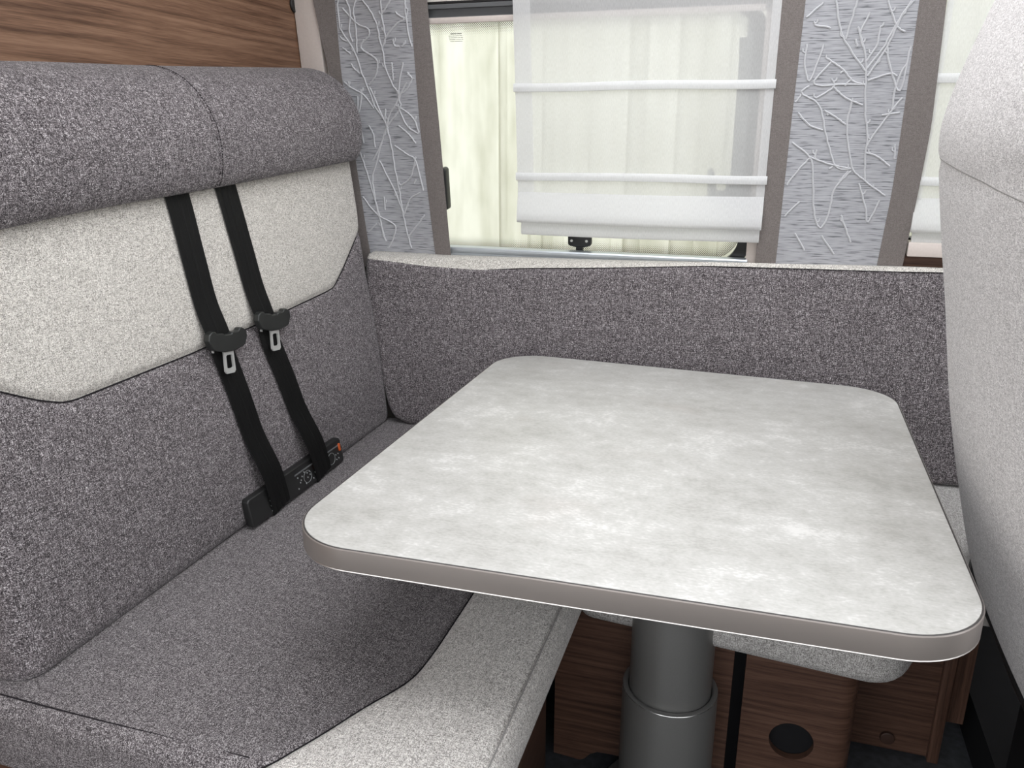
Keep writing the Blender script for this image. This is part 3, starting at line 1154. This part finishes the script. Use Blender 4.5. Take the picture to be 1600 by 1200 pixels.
lt = G().lathe([(0.0742, 0.20), (0.0742, 0.2590), (0.0750, 0.2618), (0.0762, 0.2625), (0.0838, 0.2625), (0.0848, 0.2615), (0.0850, 0.2595), (0.0850, 0.014)], TX, TY, 72).mk('lower_tube', M['leg'], tab, sharp=60)
G().tube([(TX + 0.0846 * math.cos(2 * math.pi * i / 72), TY + 0.0846 * math.sin(2 * math.pi * i / 72), 0.2612) for i in range(72)], 0.0009, 6, closed=True).mk('rim', M['leg_rim'], lt)
G().lathe([(0.0, 0.016), (0.086, 0.016), (0.115, 0.012), (0.12, 0.006), (0.12, 0.0), (0.0, 0.0)], TX, TY, 64).mk('floor_plate', M['leg'], tab)


# ------------------------------------------------------------------ seat belts
def belt(pts, width, name_label, tongue_z):
    """pts: (y, z) centre line down the backrest"""
    c = catmull([(p[0], p[1], 0) for p in pts], 10, closed=False)
    r = root('seat_belt', (-0.95, pts[-1][0], 0.47), name_label, 'seat belt', 'black seat belts on the bench')
    secs = []
    prof = [(-0.5, 0.0), (-0.47, 0.0012), (-0.30, 0.0012), (-0.27, 0.0004), (-0.22, 0.0014), (-0.06, 0.0014), (-0.03, 0.0004), (0.03, 0.0004), (0.06, 0.0014), (0.22, 0.0014), (0.27, 0.0004), (0.30, 0.0012), (0.47, 0.0012), (0.5, 0.0), (0.47, -0.0004), (-0.47, -0.0004)]
    for i, p in enumerate(c):
        a = c[max(i - 1, 0)]
        b_ = c[min(i + 1, len(c) - 1)]
        t = Vector((b_.x - a.x, b_.y - a.y)).normalized()
        nrm = Vector((-t.y, t.x))
        if nrm.x < 0:
            nrm = -nrm
        sec = []
        for u, h in prof:
            y = p.x + nrm.x * u * width
            z = p.y + nrm.y * u * width
            lift = 0.0035 + 0.006 * gauss(p.y - tongue_z, 0.04) + 0.0185 * (lambda q: q * q * (3 - 2 * q))(min(1, max(0, (0.66 - z) / 0.12)))
            sec.append(Vector((bx_s(z) + lift + h, y, z)))
        secs.append(sec)
    G().sweep(secs).mk('webbing', M['belt'], r, sharp=25)
    return r


def bx_s(z):
    z = max(0.5, z)
    return -0.930 - 0.114 * (z - 0.47) + 0.006 * math.sin(math.pi * min(1, max(0, (z - 0.47) / 0.40))) + (0.004 if z > 0.84 else 0.0)


def tongue(r, cy, cz, ang):
    ca, sa = math.cos(ang), math.sin(ang)

    def fn(u, v, h):
        y = cy + u * ca - v * sa
        z = cz + u * sa + v * ca
        return Vector((bx_s(cz) + 0.012 + h - 0.10 * (z - cz), y, z))
    # plastic grip: two ears hold the webbing, the body lies over it
    lo = [(-0.048, -0.022), (-0.040, -0.026), (-0.014, -0.031), (0.014, -0.031), (0.040, -0.026), (0.048, -0.022)]
    outer = [(-0.044, 0.010), (-0.053, 0.005), (-0.056, -0.006)] + lo + [(0.056, -0.006), (0.053, 0.005), (0.044, 0.010)]
    inner = [(0.036, 0.010), (0.031, 0.005), (0.012, 0.004), (0.010, 0.001), (-0.010, 0.001), (-0.012, 0.004), (-0.031, 0.005), (-0.036, 0.010)]
    o = G().prism(outer + inner, -0.004, 0.009, fn).mk('grip', M['tongue_black'], r, sharp=35)
    bv = o.modifiers.new('bevel', 'BEVEL')
    bv.width = 0.0022
    bv.segments = 2
    bv.limit_method = 'ANGLE'
    bv.angle_limit = math.radians(35)
    # metal plate: neck and frame with window
    o1 = [(-0.021, -0.020), (-0.0140, -0.032), (-0.0150, -0.068), (-0.0110, -0.0725), (0.0110, -0.0725), (0.0150, -0.068), (0.0140, -0.032), (0.021, -0.020)]
    o2 = [(-0.006, -0.0375), (-0.0088, -0.0395), (-0.0092, -0.0610), (-0.0060, -0.0632), (0.0060, -0.0632), (0.0092, -0.0610), (0.0088, -0.0395), (0.006, -0.0375)]
    G().ring(o1, o2, 0.0015, 0.0050, fn).mk('metal_tongue', M['metal'], r, smooth=False)
    g = G()
    for s in (-1,):
        g.box(-0.040, -0.037, -0.030, -0.014, -0.002, 0.002, fn=fn)
    g.mk('stop_pin', M['metal'], r, smooth=False)


b1 = belt([(1.184, 1.16), (1.1965, 1.105), (1.204, 1.00), (1.214, 0.882), (1.240, 0.776), (1.268, 0.62), (1.293, 0.476)], 0.063, 'black seat belt nearer the camera, left one of the two on the backrest', 0.86)
tongue(b1, 1.232, 0.855, math.radians(-7))
b2 = belt([(1.320, 1.18), (1.334, 1.117), (1.350, 1.00), (1.371, 0.848), (1.403, 0.730), (1.436, 0.60), (1.464, 0.477)], 0.063, 'black seat belt nearer the window, right one of the two on the backrest', 0.86)
tongue(b2, 1.386, 0.860, math.radians(-7))


# ------------------------------------------------------------------ remote controls tucked behind the belts
def remote(y0, y1, z0, z1, label, orange, ring_c, keys):
    r = root('remote_control', (-0.925, (y0 + y1) / 2, z0), label, 'remote control', 'remote controls in the bench crease')

    def fn(u, v, h):
        return Vector((-0.9265 - 0.16 * (v - z0) + h, u, v))
    G().prism(rrect(y0, y1, z0, z1, 0.007, 4), -0.001, 0.0165, fn, b=0.003).mk('body', M['black'], r, sharp=50)
    G().box(ring_c[0] - 0.045, ring_c[0] + 0.052, z1 - 0.016, z1 - 0.013, 0.0163, 0.0172, fn=fn).mk('silver_line', M['rail_grey'], r, smooth=False)
    G().prism(rrect(orange[0] - 0.004, orange[0] + 0.004, orange[1] - 0.009, orange[1] + 0.009, 0.003, 3), 0.016, 0.0185, fn, b=0.0008).mk('orange_button', M['orange'], r)
    G().tube([fn(ring_c[0] + 0.015 * math.cos(a), ring_c[1] + 0.013 * math.sin(a), 0.0168) for a in [2 * math.pi * i / 28 for i in range(28)]], 0.0005, 5, closed=True).mk('ring_pad', M['key'], r)
    for ky, kz in keys:
        G().prism(circ(ky, kz, 0.0017, 8), 0.0155, 0.0175, fn).mk('key', M['key'], r, smooth=False)
    return r


ks1 = [(1.262, 0.515 - 0.011 * i) for i in range(4)] + [(1.272, 0.513 - 0.011 * i) for i in range(4)]
ks1 += [(1.362 + 0.010 * i, 0.486 + 0.010 * ((i * 7) % 3)) for i in range(8)]
ks1 += [(1.366, 0.509), (1.376, 0.500), (1.392, 0.512), (1.402, 0.506), (1.412, 0.499)]
remote(1.196, 1.452, 0.474, 0.532, 'black remote control with orange button between the two seat belts', (1.4385, 0.508), (1.402, 0.498), ks1)
ks2 = [(1.535, 0.500), (1.535, 0.489), (1.525, 0.500), (1.525, 0.489)]
remote(1.462, 1.556, 0.474, 0.532, 'black remote control with red-orange dot showing right of the farther belt', (1.545, 0.512), (1.505, 0.498), ks2)


# ------------------------------------------------------------------ curtains
# embroidered branch lines, (x, height) in metres on the curtain cloth
BR_LEFT = [[(-0.96,0.59),(-0.94,0.565),(-0.926,0.534),(-0.923,0.503),(-0.917,0.481),(-0.915,0.442),(-0.898,0.402),(-0.883,0.38),(-0.896,0.355),(-0.913,0.336),(-0.925,0.306),(-0.921,0.278)],[(-0.919,0.481),(-0.906,0.506),(-0.886,0.526),(-0.866,0.54)],[(-0.906,0.509),(-0.909,0.537),(-0.911,0.557),(-0.902,0.567),(-0.884,0.587)],[(-0.911,0.557),(-0.91,0.588)],[(-1.025,0.593),(-1.036,0.559),(-1.034,0.541),(-1.014,0.509),(-0.993,0.473),(-0.984,0.436),(-0.971,0.403),(-0.955,0.355),(-0.932,0.321),(-0.923,0.302)],[(-1.004,0.592),(-0.996,0.564),(-1.004,0.523),(-0.998,0.501)],[(-0.978,0.591),(-0.988,0.567),(-0.985,0.536),(-0.99,0.476)],[(-1.016,0.575),(-0.996,0.554),(-0.976,0.537),(-0.952,0.528),(-0.952,0.512),(-0.973,0.497),(-0.974,0.483),(-0.942,0.464),(-0.935,0.45),(-0.943,0.425),(-0.964,0.403)],[(-1.036,0.52),(-1.023,0.506),(-1.011,0.502)],[(-1.033,0.412),(-1.015,0.397),(-0.986,0.382),(-0.971,0.366),(-0.958,0.348)],[(-0.883,0.38),(-0.878,0.413),(-0.864,0.452)],[(-0.895,0.413),(-0.895,0.435),(-0.895,0.452)],[(-0.896,0.356),(-0.866,0.34),(-0.846,0.321),(-0.836,0.291)],[(-0.847,0.585),(-0.848,0.558),(-0.845,0.521),(-0.838,0.486)],[(-0.866,0.54),(-0.851,0.545),(-0.841,0.565)],[(-0.874,0.561),(-0.863,0.552),(-0.851,0.548)],[(-1.008,0.451),(-1.001,0.44),(-0.987,0.429)],[(-1.02,0.397),(-1.02,0.412)],[(-0.989,0.393),(-0.989,0.378),(-1.0,0.34)],[(-0.886,0.505),(-0.883,0.489),(-0.869,0.487)],[(-0.863,0.487),(-0.856,0.494)],[(-0.853,0.428),(-0.842,0.416),(-0.833,0.419)],[(-0.842,0.416),(-0.861,0.391),(-0.881,0.38)],[(-0.925,0.347),(-0.93,0.317)],[(-1.026,0.488),(-1.006,0.473)],[(-0.964,0.397),(-0.947,0.356),(-0.928,0.308),(-0.918,0.255),(-0.914,0.2),(-0.907,0.15),(-0.903,0.094),(-0.893,0.03),(-0.886,0.001)],[(-0.922,0.308),(-0.882,0.35),(-0.883,0.371),(-0.859,0.406)],[(-0.909,0.26),(-0.874,0.239),(-0.851,0.223),(-0.836,0.152)],[(-0.945,0.266),(-0.961,0.227),(-0.98,0.177),(-0.975,0.103),(-0.959,0.016)],[(-1.009,0.249),(-0.996,0.199),(-0.983,0.143),(-0.971,0.086),(-0.964,0.027)],[(-0.85,0.234),(-0.87,0.184),(-0.9,0.162)],[(-0.925,0.308),(-0.952,0.255),(-0.975,0.222)],[(-0.956,0.222),(-0.935,0.178),(-0.915,0.133),(-0.9,0.088)],[(-0.9,0.088),(-0.878,0.128),(-0.845,0.146)],[(-1.011,0.131),(-0.977,0.086),(-0.929,0.058),(-0.938,0.022),(-0.954,-0.002)],[(-0.892,0.308),(-0.864,0.287),(-0.847,0.266)],[(-1.0,0.377),(-1.003,0.33),(-0.995,0.265)],[(-0.977,0.308),(-0.967,0.287),(-0.965,0.255)],[(-0.893,0.03),(-0.865,0.06),(-0.838,0.09)],[(-0.834,0.287),(-0.868,0.308),(-0.888,0.35)],[(-0.862,0.168),(-0.855,0.179)],[(-0.953,0.132),(-0.953,0.098)],[(-0.98,0.062),(-1.008,0.037)]]
BR_RIGHT = [[(0.135,0.495),(0.156,0.44),(0.164,0.384),(0.169,0.336),(0.181,0.283),(0.182,0.243),(0.187,0.192)],[(0.159,0.412),(0.132,0.445),(0.109,0.477),(0.1,0.5),(0.087,0.545)],[(0.115,0.473),(0.123,0.517),(0.128,0.544)],[(0.159,0.43),(0.175,0.462),(0.176,0.493)],[(0.161,0.416),(0.186,0.452),(0.199,0.484),(0.226,0.539)],[(0.165,0.402),(0.194,0.457),(0.213,0.514),(0.231,0.539)],[(0.181,0.263),(0.198,0.297),(0.22,0.336),(0.243,0.368)],[(0.22,0.336),(0.22,0.369),(0.228,0.41),(0.242,0.437)],[(0.163,0.386),(0.138,0.393),(0.117,0.415),(0.092,0.432),(0.084,0.437)],[(0.092,0.43),(0.063,0.395),(0.078,0.385),(0.111,0.387),(0.158,0.386)],[(0.102,0.382),(0.129,0.36),(0.163,0.346)],[(0.096,0.399),(0.102,0.382),(0.071,0.361)],[(0.152,0.453),(0.141,0.481),(0.154,0.521)],[(0.054,0.385),(0.041,0.371),(0.078,0.346),(0.1,0.282),(0.126,0.222),(0.156,0.217)],[(0.041,0.466),(0.04,0.428),(0.053,0.395),(0.064,0.428),(0.074,0.465)],[(0.031,0.354),(0.041,0.369)],[(0.143,0.36),(0.138,0.302),(0.158,0.222),(0.188,0.192),(0.231,0.162)],[(0.088,0.337),(0.114,0.322),(0.135,0.307)],[(0.038,0.332),(0.063,0.307),(0.091,0.297)],[(0.032,0.272),(0.07,0.242),(0.08,0.211),(0.092,0.127),(0.109,0.09),(0.123,0.122),(0.129,0.175),(0.157,0.212)],[(0.07,0.239),(0.048,0.211),(0.028,0.179)],[(0.07,0.242),(0.111,0.227),(0.156,0.217)],[(0.183,0.25),(0.205,0.243),(0.232,0.223)],[(0.177,0.187),(0.196,0.135),(0.205,0.104),(0.223,0.152)],[(0.194,0.457),(0.203,0.425),(0.229,0.373),(0.237,0.456)],[(0.035,0.516),(0.065,0.542)],[(0.184,0.541),(0.204,0.497),(0.222,0.483)],[(0.166,0.393),(0.206,0.406),(0.22,0.401)],[(0.05,0.507),(0.056,0.5),(0.075,0.497),(0.084,0.494)],[(0.117,0.413),(0.113,0.408)],[(0.136,0.398),(0.123,0.384)],[(0.083,0.257),(0.08,0.237)],[(0.099,0.327),(0.094,0.329)],[(0.235,0.268),(0.239,0.238)],[(0.121,0.222),(0.112,0.217)],[(0.137,0.191),(0.152,0.212)],[(0.133,0.472),(0.139,0.458)],[(0.203,0.326),(0.235,0.331)],[(0.06,0.147),(0.032,0.114)],[(0.149,0.118),(0.163,0.086),(0.176,0.059)],[(0.114,0.073),(0.144,0.031)],[(0.057,0.077),(0.081,0.039)]]


def curtain(lab, edges, w0, w1, seed, grp_fold, lines):
    """edges: four tables w -> x : outer-left, inner-left, inner-right, outer-right"""
    eL, iL, iR, eR = [[(w, x) for w, x in t] for t in edges]
    r = root('curtain', Wp((lerp(iL, 0) + lerp(iR, 0)) / 2, w0, 0.03), lab, 'curtain', 'patterned window curtains')
    N = 44

    def nrm(x, w):
        return 0.027 + 0.005 * math.sin(grp_fold * x + 1.2 + 1.0 * w) + 0.0025 * math.sin(23 * x + 6 * w)

    def strip(nm, A, B, cols, mat, lift=0.0):
        front, backs = [], []
        vs, fs = [], []
        for layer in (0, 1):
            for i in range(N + 1):
                w = w0 + (w1 - w0) * i / N
                a, b_ = smooth_tab(A, w, 0.03), smooth_tab(B, w, 0.03)
                for j in range(cols + 1):
                    x = a + (b_ - a) * j / cols
                    vs.append(Wp(x, w, nrm(x, w) + lift - layer * 0.0012))
        n = (N + 1) * (cols + 1)
        for i in range(N):
            for j in range(cols):
                q = i * (cols + 1) + j
                fs.append((q, q + 1, q + cols + 2, q + cols + 1))
                fs.append((n + q, n + q + cols + 1, n + q + cols + 2, n + q + 1))
        for i in range(N):
            for j in (0, cols):
                q = i * (cols + 1) + j
                fs.append((q, q + cols + 1, n + q + cols + 1, n + q))
        for j in range(cols):
            for i in (0, N):
                q = i * (cols + 1) + j
                fs.append((q, n + q, n + q + 1, q + 1))
        return mk(nm, vs, fs, mat, r, sharp=60)
    c = strip('patterned_panel', iL, iR, 26, M['curtain'])
    strip('border', eL, iL, 4, M['border'], 0.0008)
    strip('border', iR, eR, 4, M['border'], 0.0008)
    # embroidered branches in relief
    rnd = random.Random(seed)
    g = G()

    def inside(x, w):
        return lerp(iL, w) + 0.004 < x < lerp(iR, w) - 0.004 and w0 < w < w1

    def branch(x, w, ang, length, rad, depth):
        pts = [(x, w)]
        n_ = max(4, int(length / 0.007))
        ph = rnd.uniform(0, 6.28)
        lean = rnd.uniform(-0.42, 0.42)
        last = 0
        kink = 0
        for i in range(n_):
            goal = lean + 0.38 * math.sin(ph + i * 0.17)
            ang += (goal - ang) * 0.09 + rnd.uniform(-0.06, 0.06)
            if rnd.random() < 0.05:
                kink = rnd.uniform(-0.25, 0.25)
                ang += kink
            x += 0.007 * math.sin(ang)
            w += 0.007 * math.cos(ang)
            if not inside(x, w):
                break
            pts.append((x, w))
            if depth < 2 and i - last > 5 and rnd.random() < (0.14, 0.12)[depth]:
                last = i
                side_ = rnd.choice((-1, 1))
                branch(x, w, ang + side_ * rnd.uniform(0.6, 1.0), length * rnd.uniform(0.18, 0.38), rad * 0.85, depth + 1)
            if depth >= 1 and rnd.random() < 0.05:
                s_ = rnd.choice((-1, 1))
                tip = [(x, w), (x + s_ * 0.005, w + 0.003), (x + s_ * 0.006, w + 0.010)]
                if inside(*tip[-1]):
                    g.tube([Wp(a, b_, nrm(a, b_) + 0.0004) for a, b_ in tip], rad * 0.9, 5)
        if len(pts) > 2:
            g.tube([Wp(a, b_, nrm(a, b_) + 0.0002) for a, b_ in pts], rad, 6)
    xm = [lerp(iL, 0.2), lerp(iR, 0.2)]
    wd = xm[1] - xm[0]
    for fx, fw, an, ln in [(0.2, 0.60, 0.05, 0.2), (0.5, 0.60, -0.3, 0.2), (0.8, 0.60, 0.2, 0.2)]:
        branch(xm[0] + wd * fx, fw, an, ln, 0.0022, 0)
    for ln in lines:
        c = [p for p in catmull([(a, b_, 0) for a, b_ in ln], 6, closed=False) if inside(p.x, p.y)]
        if len(c) > 2:
            g.tube([Wp(p.x + 0.0008 * math.sin(900 * p.y), p.y, nrm(p.x, p.y) + 0.0002) for p in c], 0.0022, 6)
        for p in c[3::9]:
            if rnd.random() < 0.45:
                s_ = rnd.choice((-1, 1))
                tip = [(p.x, p.y), (p.x + s_ * 0.005, p.y + 0.003), (p.x + s_ * 0.006, p.y + 0.009)]
                if inside(*tip[-1]):
                    g.tube([Wp(a, b_, nrm(a, b_) + 0.0004) for a, b_ in tip], 0.0020, 5)
    o = g.mk('branch_relief', M['branch'], r)
    o['kind'] = 'stuff'
    o['label'] = 'raised pale branch pattern'
    return r


curtain('patterned curtain hanging left of the window beside the bench head roll',
        ([(-0.06, -1.045), (0.1, -1.050), (0.302, -1.058), (0.423, -1.066), (0.482, -1.075), (0.595, -1.090), (0.75, -1.105)],
         [(-0.06, -1.000), (0.0, -1.008), (0.302, -1.026), (0.423, -1.037), (0.593, -1.034), (0.75, -1.030)],
         [(-0.06, -0.812), (0.0, -0.817), (0.302, -0.832), (0.593, -0.834), (0.75, -0.832)],
         [(-0.06, -0.768), (0.0, -0.772), (0.302, -0.781), (0.593, -0.793), (0.75, -0.795)]), -0.055, 0.72, 5, 16, BR_LEFT)
curtain('patterned curtain hanging right of the window, next to the cab seat',
        ([(-0.06, -0.026), (0.0, -0.022), (0.301, -0.018), (0.549, -0.016), (0.75, -0.014)],
         [(-0.06, 0.020), (0.0, 0.023), (0.301, 0.026), (0.549, 0.030), (0.75, 0.032)],
         [(-0.06, 0.232), (0.0, 0.236), (0.172, 0.244), (0.301, 0.243), (0.549, 0.240), (0.75, 0.240)],
         [(-0.06, 0.282), (0.0, 0.287), (0.10, 0.291), (0.172, 0.294), (0.301, 0.298), (0.549, 0.288), (0.75, 0.286)]), -0.055, 0.72, 23, 15, BR_RIGHT)


# ------------------------------------------------------------------ roman blinds
def sheet(nm, x0, x1, w0, w1, nf, mat, parent, nx=24, nw=20):
    vs, fs = [], []
    for i in range(nw + 1):
        w = w0 + (w1 - w0) * i / nw
        for j in range(nx + 1):
            x = x0 + (x1 - x0) * j / nx
            vs.append(Wp(x, w, nf(x, w)))
    for i in range(nw):
        for j in range(nx):
            q = i * (nx + 1) + j
            fs.append((q, q + 1, q + nx + 2, q + nx + 1))
    return mk(nm, vs, fs, mat, parent, sharp=80)


def blind(x0, x1, lab, rods, hem=0.040, hem_r=0.018, off=0.0):
    r = root('roman_blind', Wp((x0 + x1) / 2, 0.05, 0.03), lab, 'blind', 'white roman blinds')
    nf = lambda x, w: 0.036 + off + 0.0012 * math.sin(20 * x + 9 * w) + 0.0008 * math.sin(41 * x)
    sheet('cloth', x0, x1, 0.150, 0.74, nf, M['sheer'], r)
    sheet('side_hem', x0, x0 + hem, 0.150, 0.74, lambda x, w: nf(x, w) + 0.0015, M['sheer2'], r, 3, 20)
    sheet('side_hem', x1 - hem_r, x1, 0.150, 0.74, lambda x, w: nf(x, w) + 0.0015, M['sheer2'], r, 3, 20)
    for w in rods:
        secs = []
        for i in range(25):
            x = x0 - 0.003 + (x1 - x0 + 0.006) * i / 24
            wob = 0.0012 * math.sin(14 * x + w * 30)
            secs.append([Wp(x, w + wob + a, nf(x, w) + 0.003 + b_) for a, b_ in ((-0.0095, 0.0), (-0.0085, 0.003), (0, 0.0045), (0.008, 0.0025), (0.009, 0.0), (0.0, -0.001))])
        G().sweep(secs).mk('rod_pocket', M['sheer3'], r, sharp=60)
    # bottom folds
    secs = []
    fold = [(0.150, 0.0), (0.128, 0.006), (0.105, 0.013), (0.088, 0.017), (0.079, 0.014), (0.080, 0.006), (0.10, 0.002), (0.13, -0.001)]
    for i in range(25):
        x = x0 + (x1 - x0) * i / 24
        sg = 0.002 * math.sin(5 * x)
        secs.append([Wp(x, w + sg + 0.006, 0.0385 + off + n_ + 0.0012 * math.sin(17 * x)) for w, n_ in fold])
    G().sweep(secs).mk('bottom_fold', M['sheer3'], r, sharp=80)
    secs = []
    fold = [(0.088, 0.0), (0.075, 0.006), (0.062, 0.008), (0.050, 0.009), (0.046, 0.006), (0.05, 0.001), (0.07, -0.002)]
    for i in range(25):
        x = x0 + 0.006 + (x1 - x0 - 0.009) * i / 24
        sg = 0.0015 * math.sin(7 * x + 1)
        secs.append([Wp(x, w + sg + 0.006, 0.032 + off + n_) for w, n_ in fold])
    G().sweep(secs).mk('bottom_hem', M['sheer3'], r, sharp=80)
    return r


blind(-0.585, -0.015, 'white sheer roman blind half covering the main window', (0.392, 0.193))
blind(0.291, 0.98, 'white roman blind at the right, between the patterned curtain and cab seat', (0.396, 0.194), hem=0.012, off=-0.018)

# ------------------------------------------------------------------ cab seat at the right
cab = root('cab_seat', (0.72, 1.2, 0.0), 'tall pale grey cab seat seen from behind at the right edge', 'seat')
prof = [(0.42, 0.480), (0.398, 0.500), (0.352, 0.66), (0.318, 0.80), (0.290, 0.95), (0.268, 1.06), (0.250, 1.16), (0.243, 1.215), (0.250, 1.27), (0.268, 1.34), (0.296, 1.43), (0.34, 1.53), (0.40, 1.60), (0.46, 1.60),
        (0.50, 1.50), (0.47, 1.35), (0.44, 1.20), (0.46, 1.00), (0.50, 0.80), (0.55, 0.60), (0.54, 0.49), (0.48, 0.472)]
loop = catmull([(a - 0.008, b, 0) for a, b in prof], 4)
secs = []
cy0, cy1 = 0.86, 1.458
n = 34
for i in range(n + 1):
    y = cy0 + (cy1 - cy0) * (0.5 - 0.5 * math.cos(math.pi * i / n))
    q = 0
    for t in (y - cy0, cy1 - y):
        R = 0.07
        if t < R:
            q = 1 - math.sqrt(max(0, 1 - (1 - t / R) ** 2))
    sec = []
    for p in loop:
        cx = 0.42 - 0.10 * (p.y - 0.5) / 0.7 if p.y < 1.2 else 0.36
        x = p.x + (cx + 0.05 - p.x) * 0.35 * q
        z = p.y
        # shoulders narrow toward the top, foot rounds a little
        yy = y
        if z > 1.2:
            yy = 1.16 + (y - 1.16) * (1 - 0.28 * ((z - 1.2) / 0.4) ** 2)
        if z < 0.6:
            yy = 1.16 + (yy - 1.16) * (1 - 0.10 * ((0.6 - z) / 0.13) ** 2)
        bulge = -0.008 * math.sin(math.pi * (y - cy0) / (cy1 - cy0))
        if p.x < 0.42 and z < 1.45:
            x += bulge
            x += 0.0035 * gauss(z - (1.188 - 0.06 * max(0, 1.458 - y) - 0.02 * math.sin(8 * (1.458 - y))), 0.006)
        sec.append(Vector((x, yy, z)))
    secs.append(sec)
G().sweep(secs).mk('backrest', M['cab'], cab, sharp=80)
sm = []
for sec in secs[3:-2]:
    t_ = 1.188 - 0.07 * (1.458 - sec[0].y)
    for p, q in zip(sec, sec[1:]):
        if p.z <= t_ < q.z and p.x < 0.42:
            m2 = p.lerp(q, (t_ - p.z) / (q.z - p.z))
            sm.append((m2.x + 0.0002, m2.y, m2.z))
            break
G().tube(sm, 0.0008, 6).mk('seam', M['thread_light'], cab)
# seat part and substructure
G().prism(rounded([(0.52, 0.86), (1.05, 0.86), (1.05, 1.45), (0.52, 1.45)], 0.05), 0.44, 0.56, XYZ, b=0.03).mk('seat_pad', M['cab'], cab)
G().box(0.475, 1.05, 0.90, 1.42, 0.30, 0.439, b=0.01).mk('side_frame', M['blackm'], cab)
G().box(0.50, 1.05, 0.92, 1.40, 0.0, 0.30, b=0.01).mk('swivel_base', M['blackm'], cab)
G().prism(rounded([(0.40, 0.40), (0.50, 0.36), (0.58, 0.42), (0.56, 0.56), (0.47, 0.58), (0.405, 0.50)], 0.02), 1.462, 1.485, lambda u, v, h: Vector((u, h, v)), b=0.004).mk('recliner_cover', M['black'], cab)
G().tube([(0.42, y, 0.44 + 0.004 * math.sin(20 * y)) for y in [0.92 + 0.05 * i for i in range(11)]], 0.012, 10).mk('slide_bar', M['black'], cab)
G().box(0.435, 0.46, 1.13, 1.17, 0.40, 0.455, b=0.004).mk('bracket', M['rail_grey'], cab)
G().box(0.43, 0.455, 1.02, 1.06, 0.37, 0.45, b=0.004).mk('bracket', M['rail_grey'], cab)
# dark cab floor step beneath the seat
struct(G().box(0.49, 2.0, 0.3, 1.9, 0.0, 0.10).mk('trim_4', M['blackm'], smooth=False))
